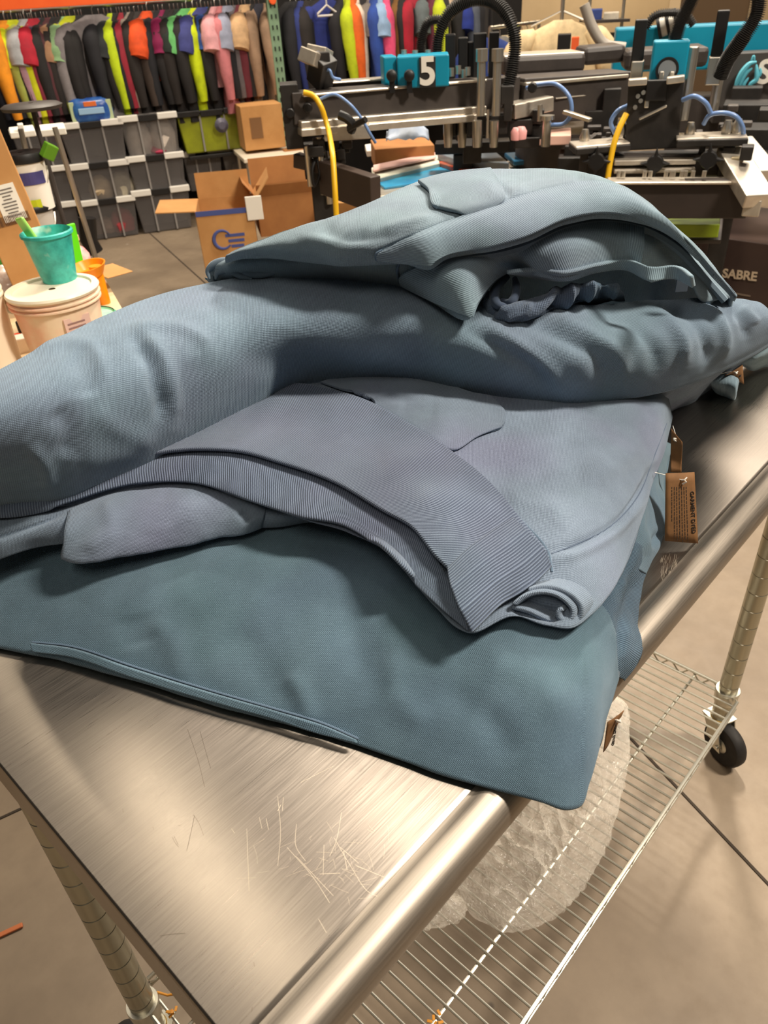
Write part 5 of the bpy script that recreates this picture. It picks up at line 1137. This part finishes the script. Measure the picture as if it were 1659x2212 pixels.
# big tote with lime goods
limeb = plain_noise('lime_tinted_tote', (150, 158, 30), (120, 126, 34), 3, .4); b = nodes(limeb)[2]
r_ = storage_bin(394, 246, 546, 328, 'wide dark lidded tote showing lime green goods right of the bin stacks', .12, None, blk2, limeb)
m_ = MB(); p = rackp(478, 270, .08); m_.lathe(p, [(.05, 0), (.06, .02), (.03, .05)], 12, -E2); tag(m_.build('grey_tub', mat('slate_plastic', (86, 84, 100), .5), None, True), 'small slate disc on the lime green tote', 'disc')
m_ = MB(); c = rackp(470, 336, .15); m_.box(c+E2*.15, (.5, .3, .03), E1, E2); one('tray', m_, blk2, 'black tray under the lime green tote', 'tray')
# wet wipes pack
p = rackp(205, 270, .05); m_ = MB(); rt = empty('wipes_pack', p, 'blue and white soft pack of wipes on top of the left bin stack', 'soft pack')
vs = []; n_ = 14
for i in range(n_):
    for j in range(n_): u, v = i/(n_-1)*2-1, j/(n_-1)*2-1; vs.append(p+E1*u*.17*(1-.12*v*v)+UP*(.1+v*.10)-E2*(.06*max(0, (1-u**4)*(1-v**4))**.6))
k = n_*n_; vs2 = vs+[tuple(np.array(v)+E2*.1*(1 if 0 < i % n_ < n_-1 else .55)) for i, v in enumerate(vs)]
fs = [(i*n_+j, (i+1)*n_+j, (i+1)*n_+j+1, i*n_+j+1) for i in range(n_-1) for j in range(n_-1)]
fs2 = fs+[tuple(k+q for q in f[::-1]) for f in fs]
ed = [i*n_ for i in range(n_)]+[(n_-1)*n_+j for j in range(1, n_)]+[i*n_+n_-1 for i in range(n_-2, -1, -1)]+[j for j in range(n_-2, 0, -1)]
fs2 += [(ed[i], ed[(i+1) % len(ed)], k+ed[(i+1) % len(ed)], k+ed[i]) for i in range(len(ed))]
MB().add(vs2, fs2).build('pouch', plain_noise('blue_print_film', (28, 66, 140), (60, 110, 170), 9, .3), rt, True)
m_ = MB(); m_.box(p+UP*.16-E2*.056, (.10, .012, .035), E1, E2); m_.build('orange_band', mat('orange_print', (214, 108, 50), .4), rt, bevel=.003)
m_ = MB(); m_.box(p+UP*.11-E2*.062, (.2, .01, .045), E1, E2); m_.build('pale_band', mat('pale_blue_print', (150, 184, 214), .4), rt, bevel=.003)
m_ = MB(); [m_.box(p+E1*s*.145+UP*.1-E2*.03, (.04, .02, .16), E1, E2) for s in (-1, 1)]; m_.split('end_seal', mat('pale_green_print', (176, 190, 150), .4), rt, bevel=.003)

# ================================================================== BOXES AND SMALL TABLE
def open_box(x0, y0, x1, y1, D, dep, ang, label, m=card, flaps=(), stripe=False, inside=True):
    c = W((x0+x1)/2, y1, D); r, a = hdir(c, ang); k = mpp(c); w = (x1-x0)*k; h = (y1-y0)*k*1.1; t = .006
    z0 = max(0, c[2]); f = np.array((c[0], c[1], z0))
    root = empty('cardboard_box', f+a*dep/2, label, 'cardboard box')
    mb = MB()
    mb.box(f+a*dep/2+UP*t/2, (w, dep, t), r, a)
    mb.box(f+UP*h/2, (w, t, h), r, a).box(f+a*dep+UP*h/2, (w, t, h), r, a)
    for s in (-1, 1): mb.box(f+r*s*w/2+a*dep/2+UP*h/2, (t, dep, h), r, a)
    mb.build('body', m, root)
    for (side, L_, tilt) in flaps:
        fm_ = MB(); ct, st = math.cos(tilt), math.sin(tilt)
        if side == 'left': base_ = f-r*w/2+a*dep/2+UP*h; d = -r*ct+UP*st; fm_.box(base_+d*L_/2, (L_, dep*.95, t), d, a)
        if side == 'right': base_ = f+r*w/2+a*dep/2+UP*h; d = r*ct+UP*st; fm_.box(base_+d*L_/2, (L_, dep*.95, t), d, a)
        if side == 'front': base_ = f+UP*h; d = -a*ct+UP*st; fm_.box(base_+d*L_/2, (L_, w*.98, t), d, r)
        if side == 'back': base_ = f+a*dep+UP*h; d = a*ct+UP*st; fm_.box(base_+d*L_/2, (L_, w*.98, t), d, r)
        fm_.build('flap', m, root)
    return root, f, r, a, w, h
rt, f, r, a, w, h = open_box(446, 470, 562, 582, 5.0, .38, -.05, 'open cardboard box with blue stripe and round blue logo standing on the concrete', card, [('left', .24, .05), ('back', .15, 1.5), ('right', .2, .9)], True)
blup = mat('blue_box_print', (70, 82, 140), .8)
MB().box(f+UP*h*.965-a*.0045, (w, .002, .03), r, a).build('blue_stripe', blup, rt)
lg = MB(); lg.tube([f-r*w*.10+UP*h*.52-a*.004+(r*math.cos(t)+UP*math.sin(t))*.055 for t in np.linspace(.5, 5.6, 24)], [.012*(1-.6*abs(i/12-1)) for i in range(24)], 6)
for q in range(3): lg.box(f+r*w*(.13+.012*q)+UP*h*(.58-.09*q)-a*.004, (.12-.02*q, .002, .018), r, a)
lg.build('round_logo', blup, rt)
fb = f+r*w*.5+UP*(h+.0)
rt, f, r, a, w, h = open_box(565, 432, 690, 505, 5.2, .40, .1, 'open cardboard box with raised back flap right of the blue striped box', card2, [('back', .16, 1.4), ('front', .08, 1.2), ('left', .12, .9)])
m_ = MB(); m_.box(f+a*.16+UP*h*.72, (w*.7, .25, h*.55), r, a); one('cardboard_box', m_, card, 'smaller closed carton sitting inside the open box with raised back flap', 'cardboard box')
m_ = MB(); m_.box(fb+r*.014-a*.012-UP*.005, (.10, .010, .14), *hdir(fb), UP); one('paper_sheet', m_, white, 'white packing slip hanging on the edge of the blue striped box', 'paper')
m_ = MB(); q = W(750, 425, 5.0); m_.box((q[0], q[1], q[2]/2), (100*mpp(q), .3, q[2]), *hdir(q), UP); one('cardboard_box', m_, card, 'low carton behind the yellow hose right of the open boxes', 'cardboard box')
m_ = MB(); q = W(870, 308, 4.6); m_.box((q[0], q[1], q[2]/2), (118*mpp(q), .3, q[2]), *hdir(q), UP); one('cardboard_box', m_, card2, 'brown carton under the long print arm', 'cardboard box')
sm = empty('side_table', rackp(605, 400, -.2)*np.array((1, 1, 0)), 'small white topped table beside the lime green tote holding a carton', 'table')
pt = rackp(600, 336, -.3); MB().box(pt+E2*.22, (.62, .62, .035), E1, E2).build('table_top', mat('white_laminate', (226, 214, 194), .4), sm, bevel=.006)
for s, q in ((-.27, .0), (.27, .0), (-.27, .48), (.27, .48)): MB().lathe((pt+E1*s+E2*q)*np.array((1, 1, 0)), [(.016, 0), (.016, pt[2]-.016)], 12).build('leg', silver, sm, True)
m_ = MB(); c = rackp(575, 322, -.2); k = mpp(c); m_.box(c+E2*.15+UP*.17, (88*k, .3, .34), E1, E2)
o = one('cardboard_box', m_, card, 'closed carton with dark printed panel on the small white table', 'cardboard box')
MB().box(c+UP*.17-E2*.002-E1*.06, (.1, .004, .16), E1, E2).build('printed_panel', mat('faded_print', (120, 84, 50), .85), o)
m_ = MB(); [m_.lathe(rackp(x, 318, -.25), [(.02, 0), (.02, .025)], 10) for x in (624, 636, 648)]; m_.box(rackp(636, 324, -.22), (.2, .1, .03), E1, E2); one('parts_tray', m_, card2, 'flat tray of small caps on the small white table', 'tray')

# ================================================================== INK TABLE AT LEFT
ZI = .86
it = empty('ink_table', (.3, 2.3, 0), 'ink splattered pale work table at left carrying buckets and tubs', 'table')
pe = [atz(x, y, ZI) for x, y in ((-330, 500), (228, 604), (300, 730), (60, 1010), (-330, 1010))]
m_ = MB(); n_ = len(pe); m_.add(pe+[p-UP*.035 for p in pe], [tuple(range(n_))[::-1], tuple(range(n_, 2*n_))]+[(i, (i+1) % n_, (i+1) % n_+n_, i+n_) for i in range(n_)])
m_.build('table_top', plain_noise('ink_stained_laminate', (228, 206, 168), (214, 182, 140), 6, .5), it)
for x, y in ((200, 640), (230, 740)):
    p = atz(x, y, ZI); MB().lathe((p[0]-.08, p[1], 0), [(.02, 0), (.02, ZI-.036)], 12).build('leg', dgrey, it, True)
def on(px, py): return atz(px, py, ZI)
def ptr(px, py, P): return mpp(P)
def bucket(name, px, py_base, r0, r1, h, m, label, cat, rim=True, extra=None, z=ZI, D=None, tilt=0):
    c = atz(px, py_base, z) if D is None else W(px, py_base, D)
    root = empty(name, c, label, cat)
    pr = [(r0, 0), (r0+.004, .004)]+[(r0+(r1-r0)*t, h*t) for t in np.linspace(.1, 1, 8)]+[(r1-.004, h), (r1-.006, h-.004)]+[(r0+(r1-r0)*t-.006, h*t) for t in np.linspace(.9, .1, 6)]+[(.01, .012)]
    MB().lathe(c, pr, 36).build('body', m, root, True)
    if rim:
        MB().lathe(c, [(r1*q, h*z_) for q, z_ in ((1.0, .83), (1.045, .84), (1.045, .86), (1.0, .87), (1.0, .89), (1.05, .9), (1.05, .92), (1.0, .93))], 36, cap=(False, False)).build('rim_ring', m, root, True)
    return root, c
inkw = plain_noise('pink_stained_translucent_pail', (240, 218, 190), (238, 176, 150), 7, .35)
c = on(140, 742); k = mpp(c)
rt, c = bucket('ink_bucket', 158, 774, 72*k, 84*k, 132*k*1.1, inkw, 'large white bucket of pinkish ink with paper label, a teal cup on its lid', 'bucket')
R1 = 84*k; H = 132*k*1.1
ldm = mat('cream_lid', (240, 228, 204), .4)
MB().lathe(c, [(R1*1.04, H*.97), (R1*1.06, H*1.0), (R1*1.03, H*1.03), (R1*.9, H*1.03), (R1*.88, H*1.0), (.01, H*1.0)], 36, cap=(True, False)).build('lid', ldm, rt, True)
r, a = hdir(c, .35)
MB().box(c-a*R1*.93+UP*H*.45, (.075, .004, .12), r, a).build('label_sheet', mat('pinkish_paper', (226, 190, 178), .7), rt)
lm = MB(); [lm.box(c-a*(R1*.93+.003)+UP*(H*.45+.045-.012*q)-r*.004, (.05, .001, .004), r, a) for q in range(8)]; lm.build('label_print', mat('grey_print', (150, 116, 112), .8), rt)
# teal cup
tealc = plain_noise('teal_ink_crust', (40, 150, 140), (64, 190, 178), 22, .4, bump=.5); N, L, b = nodes(tealc)
tcx = N.new('ShaderNodeTexCoord'); b_old = b.inputs['Base Color'].links[0].from_socket
L.new(mixrgb(N, L, ramp(N, L, noise_tex(N, L, 14, 3, tcx.outputs['Object']), .58, .68), b_old, s2l((190, 214, 190))), b.inputs['Base Color'])
zt_ = c[2]+H*1.0
cc = atz(130, 604, zt_); k2 = mpp(cc)
rt2 = empty('ink_cup', cc, 'teal ink crusted plastic cup standing on the large white bucket', 'cup')
MB().lathe(cc, [(35*k2, 0), (36*k2, .004), (49*k2, 94*k2), (53*k2, 95*k2), (53*k2, 101*k2), (49*k2, 103*k2), (46*k2, 99*k2), (33*k2, .01), (.005, .01)], 32, cap=(True, False)).build('body', tealc, rt2, True)
grn = mat('light_green_plastic', (170, 224, 110), .4); grn2 = mat('bright_green_plastic', (96, 216, 24), .4)
p = cc+UP*.014; q = W(40, 470, np.hypot(*(cc-C)[:2])); m_ = MB(); m_.beam(p, q, 24*mpp(p), .010, (1, .3, 0)); one('ink_spatula', m_, grn, 'pale green spatula leaning out of the teal ink cup', 'spatula', bevel=.005)
p = atz(186, 640, ZI); p = p+UP*.004; q = W(150, 484, np.hypot(*(p-C)[:2])); m_ = MB(); m_.beam(p, q, .012, 25*mpp(p), (1, .3, 0)); one('squeegee_handle', m_, grn2, 'bright green squeegee blade standing behind the teal ink cup', 'squeegee', bevel=.004)
# orange cup and its long spatula
org = plain_noise('orange_ink', (248, 150, 10), (240, 130, 6), 10, .35)
cc = W(196, 660, 2.25); k2 = mpp(cc); cc = atz(226, 655, ZI); k2 = mpp(cc)
rt3 = empty('ink_cup', cc, 'orange ink dipper cup with a long handle behind the large white bucket', 'cup')
z1 = W(198, 575, np.hypot(*(cc-C)[:2]))[2]-cc[2]
MB().tube([cc+UP*.0, cc+UP*z1*.5, cc+UP*z1], 13*k2, 12).build('handle', org, rt3, True)
r, a = hdir(cc); MB().lathe(cc-r*14*k2+UP*z1, [(26*k2, -.03), (36*k2, 0), (38*k2, .006), (35*k2, .006), (24*k2, -.02), (.004, -.024)], 26, (-.12, 0, 1), cap=(True, False)).build('bowl', org, rt3, True)
# green tub
gtub = plain_noise('green_ink_tub', (70, 160, 124), (120, 196, 154), 16, .4); mint = plain_noise('mint_ink_lid', (170, 226, 186), (130, 204, 164), 10, .35)
cc = atz(212, 738, ZI); k2 = mpp(cc); rt4 = empty('ink_tub', cc, 'green rimmed ink tub with mint lid just above the rolled sweatshirt', 'tub')
MB().lathe(cc, [(38*k2, 0), (48*k2, 50*k2), (52*k2, 52*k2), (53*k2, 58*k2), (49*k2, 62*k2)], 32, cap=(True, False)).build('body', gtub, rt4, True)
MB().lathe(cc, [(48*k2, 60*k2), (46*k2, 57*k2), (.004, 58*k2)], 32, cap=(False, False)).build('lid', mint, rt4, True)
# left bucket cut by the frame
c = on(-12, 770); k = mpp(c)
rt5, c = bucket('ink_bucket', -6, 800, 52*k, 58*k, 165*k*1.1, mat('white_pail', (238, 222, 198), .4), 'white bucket cut by the left edge of the photo with blue lettering', 'bucket')
MB().lathe(c, [(60*k, 158*k*1.1), (61*k, 168*k*1.1), (54*k, 172*k*1.1), (.01, 172*k*1.1)], 32, cap=(True, False)).build('lid', ldm, rt5, True)
r, a = hdir(c, -.45); text('FILTERSET', c-a*58*k+UP*100*k, r, UP, .02, mat('blue_violet_print', (80, 78, 130), .6), rt5, ext=.001) if False else MB().box(c-a*57*k+UP*98*k, (.07, .003, .014), r, a).build('lettering', mat('blue_violet_print', (80, 78, 130), .6), rt5)
m_ = MB(); cc = on(42, 750); m_.lathe(cc+UP*.02, [(.018, -.02), (.018, .02)], 14); one('red_cap', m_, mat('red_orange_plastic', (240, 70, 36), .4), 'red orange cap between the two white buckets', 'cap', bevel=.003)
m_ = MB(); m_.box(on(58, 716)+UP*.02, (.05, .02, .035), *hdir(on(58, 716)), UP); one('black_block', m_, blk2, 'small black block between the two white buckets', 'block')
m_ = MB(); m_.box(on(60, 755)+UP*.02, (.07, .05, .05), *hdir(on(60, 755)), UP); one('white_carton', m_, mat('off_white_card', (240, 226, 210), .7), 'small off white carton between the two white buckets', 'carton')
# pink and white bottle
cc = atz(186, 612, ZI); k2 = mpp(cc); rt6 = empty('squeeze_bottle', cc, 'white and pink squeeze bottle behind the orange dipper', 'bottle')
MB().lathe(cc, [(22*k2, 0), (23*k2, 60*k2), (15*k2, 74*k2), (9*k2, 78*k2), (9*k2, 92*k2)], 20).build('body', plain_noise('pink_smeared_white', (240, 214, 204), (232, 96, 110), 14, .4), rt6, True)
MB().lathe(cc, [(11*k2, 90*k2), (11*k2, 100*k2)], 16).build('cap', mat('tan_cap', (214, 178, 140), .5), rt6, True)
# plastic film heap
m_ = MB(); vs = []; n_ = 26; c = atz(20, 612, ZI+.05); r, a = hdir(c)
for i in range(n_):
    for j in range(n_): u, v = i/(n_-1)*2-1, j/(n_-1)*2-1; vs.append(c+r*u*.13+a*v*.12+UP*(.0+.055*max(0, (1-u*u)*(1-v*v))+.016*noise.noise((u*5, v*5, 2))))
m_.add(vs, [(i*n_+j, (i+1)*n_+j, (i+1)*n_+j+1, i*n_+j+1) for i in range(n_-1) for j in range(n_-1)])
tag(m_.build('plastic_bag', plain_noise('pinkish_poly_film', (214, 190, 176), (236, 218, 204), 20, .25, bump=.6), None, True, solid=.002), 'crumpled pinkish plastic bag at the left on the ink table', 'plastic bag')
m_ = MB(); [m_.box(atz(15, 580, ZI)+UP*.04*q, (.3, .14, .03), *hdir(atz(15, 580, ZI)), UP) for q in (0, 1)]; one('green_tray', m_, mat('dark_green_plastic', (40, 120, 34), .4), 'dark green tray behind the crumpled pinkish bag', 'tray')
m_ = MB(); m_.box(atz(0, 540, ZI)+UP*.03, (.3, .1, .02), *hdir(atz(0, 540, ZI)), UP); one('wood_plank', m_, plain_noise('pale_pine', (222, 188, 140), (206, 170, 120), 6, .7), 'pale pine plank end at left above the green tray', 'plank')
# leaning long carton with labels
D0 = 2.75
B_ = atz(96, 640, ZI+.03); D0 = np.hypot(*(B_-C)[:2]); A_ = W(-75, 250, D0+.12); d = B_-A_; Lb = np.linalg.norm(d); d /= Lb; r, a = hdir(A_); nrm = np.cross(d, a); nrm /= np.linalg.norm(nrm); a2 = np.cross(nrm, d)
lc = MB(); cen = (A_+B_)/2; kk = mpp(cen); lc.box(cen, (Lb, 104*kk, .16), d, nrm, a2); lo = lc.build('cardboard_box', card, None, bevel=.004)
tag(lo, 'tall carton leaning at the left edge with shipping label and barcode', 'cardboard box')
def onlc(px, py):
    rr = ray(px, py); n_ = -a2 if a2@(C-cen) < 0 else a2; pl = cen+n_*.0815; return C+rr*(((pl-C)@n_)/(rr@n_)), n_
P, n_ = onlc(20, 438); MB().box(P, (.11, .07, .002), np.array(d), nrm, a2).build('shipping_label', white, lo)
qr = MB(); random.seed(2)
for i in range(9): qr.box(P+n_*.0015+d*(-.04+.01*i), (.004, .05*random.uniform(.5, 1), .001), d, nrm, a2)
qr.build('label_print', mat('grey_ink', (110, 102, 96), .8), lo)
P, n_ = onlc(28, 474); bc = MB()
for i in range(22): bc.box(P+n_*.001+nrm*(-.05+.0048*i), (.03, random.choice((.0012, .0022, .003)), .001), d, nrm, a2)
bc.build('barcode', mat('brown_ink', (92, 62, 36), .8), lo)
m_ = MB(); P2 = W(238, 585, 3.0); m_.box(P2, (.1, .16, .004), *hdir(P2, .4), UP+E1*.5); one('cardboard_flap', m_, card, 'loose cardboard flap beyond the right edge of the ink table', 'cardboard')
# stack of tall ink pails behind the carton
def pail(px, py, D, rr, hh, label, band=True):
    c = W(px, py, D); k = mpp(c); root = empty('ink_pail', c, label, 'pail', 'pails stacked behind the leaning carton')
    R_ = rr*k; H_ = hh*k*1.1
    MB().lathe(c, [(R_*.9, 0), (R_*.97, H_*.8), (R_, H_)], 30).build('body', white if band else mat('grey_white_pail', (186, 180, 172), .5), root, True)
    MB().lathe(c, [(R_*1.05, H_*.92), (R_*1.08, H_*1.02), (R_*1.02, H_*1.1), (.01, H_*1.1)], 30, cap=(True, False)).build('lid', blk2, root, True)
    r, a = hdir(c, -.1); hd = MB(); hd.tube([c+UP*H_*.8+r*R_*1.02*math.cos(t)-a*R_*1.02*abs(math.sin(t))*.6+r*0-UP*.10*math.sin(t) for t in np.linspace(0, PI, 18)], .004, 6); hd.build('wire_handle', silver, root, True)
    if band:
        lb = MB()
        seg = 12
        for i in range(seg):
            t0, t1 = -1.0+2.0*i/seg, -1.0+2.0*(i+1)/seg
            f_ = lambda t, z: c+(r*math.sin(t)-a*math.cos(t))*R_*.985+UP*z
            lb.quad(f_(t0, H_*.52), f_(t1, H_*.52), f_(t1, H_*.76), f_(t0, H_*.76))
        lb.build('label_band', mat('violet_blue_label', (70, 66, 120), .5), root)
        l2 = MB(); [l2.quad(f_(t0, H_*.08), f_(t0+.25, H_*.08), f_(t0+.25, H_*.24), f_(t0, H_*.24)) for t0 in (-.1, .15)]; l2.build('lime_patch', mat('lime_print', (196, 206, 30), .5), root)
    return root
pail(88, 520, 3.5, 42, 62, 'dusty pail at the bottom of the stack behind the leaning carton', False)
pail(80, 450, 3.5, 42, 92, 'white pail with violet label on top of the stack behind the leaning carton')
m_ = MB(); m_.beam(W(100, 342, 3.45), W(112, 312, 3.45), .03, .05, (1, 0, 0)); one('green_clip', m_, mat('leaf_green_plastic', (96, 150, 30), .5), 'leaf green tool resting on the upper pail', 'tool')
m_ = MB(); [m_.tube([W(x, y0, 3.8), W(x, y0, 3.8)*np.array((1, 1, 0))+E1*dx], .012, 8) for x, y0, dx in ((118, 275, .06), (44, 278, -.05))]; one('metal_stand', m_, silver, 'thin chrome stand behind the stacked pails', 'stand', smooth=True, bevel=0)
m_ = MB(); [pbox(m_, *q) for q in ((24, 285, 76, 296, 3.9, .2), (88, 280, 142, 292, 3.9, .2), (40, 270, 52, 286, 3.9, .05))]; one('shelf_bracket', m_, white, 'pale metal brackets behind the stacked pails', 'bracket')
m_ = MB(); c = W(70, 236, 3.6); m_.lathe(c, [(.11, 0), (.115, .012), (.10, .02), (.01, .022)], 30, cap=(True, False)); o = one('bar_stool', m_, dgrey, 'dark round topped stool in front of the hanging shirts at left', 'stool', smooth=True, bevel=0)
MB().lathe(c*np.array((1, 1, 0)), [(.12, 0), (.12, .012), (.009, .02), (.009, c[2])], 20).build('pedestal', dgrey, o, True)
m_ = MB(); c = W(196, 545, 6.0); m_.tube([W(188, 470, 6.0), W(192, 520, 6.0), W(206, 545, 6.0)], .06, 10); one('floor_fan_cover', m_, blk2, 'black rolled mat end at the foot of the left bin stack', 'mat', smooth=True, bevel=0)

# ================================================================== RIGHT BACKGROUND: ROLLING RAIL, SHELF
rr_ = empty('rolling_rail', W(1150, 300, 7.5)*np.array((1, 1, 0)), 'chrome rolling clothes rail crowded with hooks behind the press', 'clothes rail')
qa, qb = W(1058, 70, 7.6), W(1165, 38, 8.2); qb[2] = qa[2] = (qa[2]+qb[2])/2
MB().tube([qa, qb], .014, 10).build('rail', silver, rr_, True)
for q in (qa, qb): MB().tube([q*np.array((1, 1, 0))+UP*.04, q], .014, 10).build('post', silver, rr_, True)
dirr = (qb-qa)/np.linalg.norm(qb-qa); angr = math.atan2(dirr[1], dirr[0])+PI/2
for i, (t, rgb, L_, sl, lb) in enumerate(((.05, (40, 66, 140), .5, 'long', 'blue shirt at the left end of the chrome rolling rail'), (.2, (120, 116, 112), .6, 'short', 'grey tee second from the left on the rolling rail'), (.36, (214, 196, 160), .6, 'long', 'cream shirt third from the left on the rolling rail'), (.5, (60, 56, 54), .6, 'short', 'dark grey tee mid way along the rolling rail'), (.64, (196, 226, 30), .5, 'long', 'neon lime shirt on the rolling rail beside the dark red one'), (.76, (120, 24, 34), .55, 'long', 'dark red shirt on the rolling rail'), (.9, (36, 34, 36), .6, 'long', 'black shirt at the right end of the rolling rail'))):
    o = shirt_mesh('hanging_shirt', L_, sl, 900+i, .5).build('hanging_shirt', cm(rgb), None, True); p = qa+(qb-qa)*t-UP*.07; o.location = V3(p); o.rotation_euler = (0, 0, angr+.5); tag(o, lb, 'shirt', 'shirts on the rolling rail')
    h = hook0.copy(); COL.objects.link(h); h.location = V3(p+UP*.01); h.rotation_euler = (0, 0, angr+.5); tag(h, 'chrome hook of a hanger on the rolling rail', 'hanger', 'hangers on the rolling rail')
p = W(1212, 62, 6.2); o = shirt_mesh('hanging_shirt', .72, 'short', 77, .56, 1.2).build('hanging_shirt', cm((232, 206, 160)), None, True); r, a = hdir(p); o.location = V3(p+UP*.05); o.rotation_euler = (0, 0, math.atan2(r[1], r[0])+.2); tag(o, 'cream tee hanging broadside on a chrome stand behind the press', 'shirt')
m_ = MB(); q = p+UP*.1; m_.tube([q*np.array((1, 1, 0)), q+UP*.25], .014, 8); m_.tube([q-r*.2-UP*.08, q, q+r*.2-UP*.08], .008, 8); one('garment_stand', m_, silver, 'chrome stand holding the cream tee behind the press', 'stand', smooth=True, bevel=0)
m_ = MB(); pbox(m_, 1204, 80, 1232, 118, 5.4, .1); one('black_carton', m_, blk2, 'black block in front of the cream tee', 'block')
m_ = MB(); pbox(m_, 1234, 84, 1250, 110, 5.6, .05); q = W(1242, 100, 5.62); m_.tube([q, q*np.array((1, 1, 0))], .012, 8); one('orange_broom', m_, mat('orange_bristle', (226, 92, 40), .8), 'upturned orange broom right of the black block before the cream tee', 'broom')
shf = empty('storage_shelf', W(1300, 200, 8.2)*np.array((1, 1, 0)), 'chrome wire shelving with odds and ends behind the press', 'shelf')
for x in (1268, 1340): q = W(x, 80, 8.2); MB().lathe(q*np.array((1, 1, 0)), [(.014, 0), (.014, 2.6)], 10).build('post', silver, shf, True)
for y in (46, 96): m_ = MB(); pbeam(m_, (1265, y, 8.2), (1345, y-4, 8.3), 5, .4); m_.build('shelf_board', dgrey, shf)
for x0, y0, x1, y1, rgb, lb in ((1272, 24, 1300, 44, (60, 80, 150), 'blue carton on the upper level of the far wire shelving'), (1304, 30, 1336, 44, (224, 214, 196), 'cream carton on the upper level of the far wire shelving'), (1270, 66, 1306, 92, (70, 40, 34), 'dark red box on the lower level of the far wire shelving'), (1310, 76, 1338, 92, (60, 54, 50), 'dark carton on the lower level of the far wire shelving')):
    m_ = MB(); pbox(m_, x0, y0, x1, y1, 8.15, .25); one('storage_carton', m_, cm(rgb), lb, 'box')
m_ = MB(); q = W(1538, 40, 11.0); r, a = hdir(q, .1); m_.box((q[0], q[1], 1.3), (.75, .06, 2.6), r, a); tag(m_.build('door_1', mat('olive_brown_door', (92, 70, 44), .6)), kind='structure')
m_ = MB(); [m_.box(np.array((q[0], q[1], 1.3))+r*s*.43-a*.02, (.12, .1, 2.6), r, a) for s in (-1, 1)]; tag(m_.build('trim_4', beige), kind='structure')
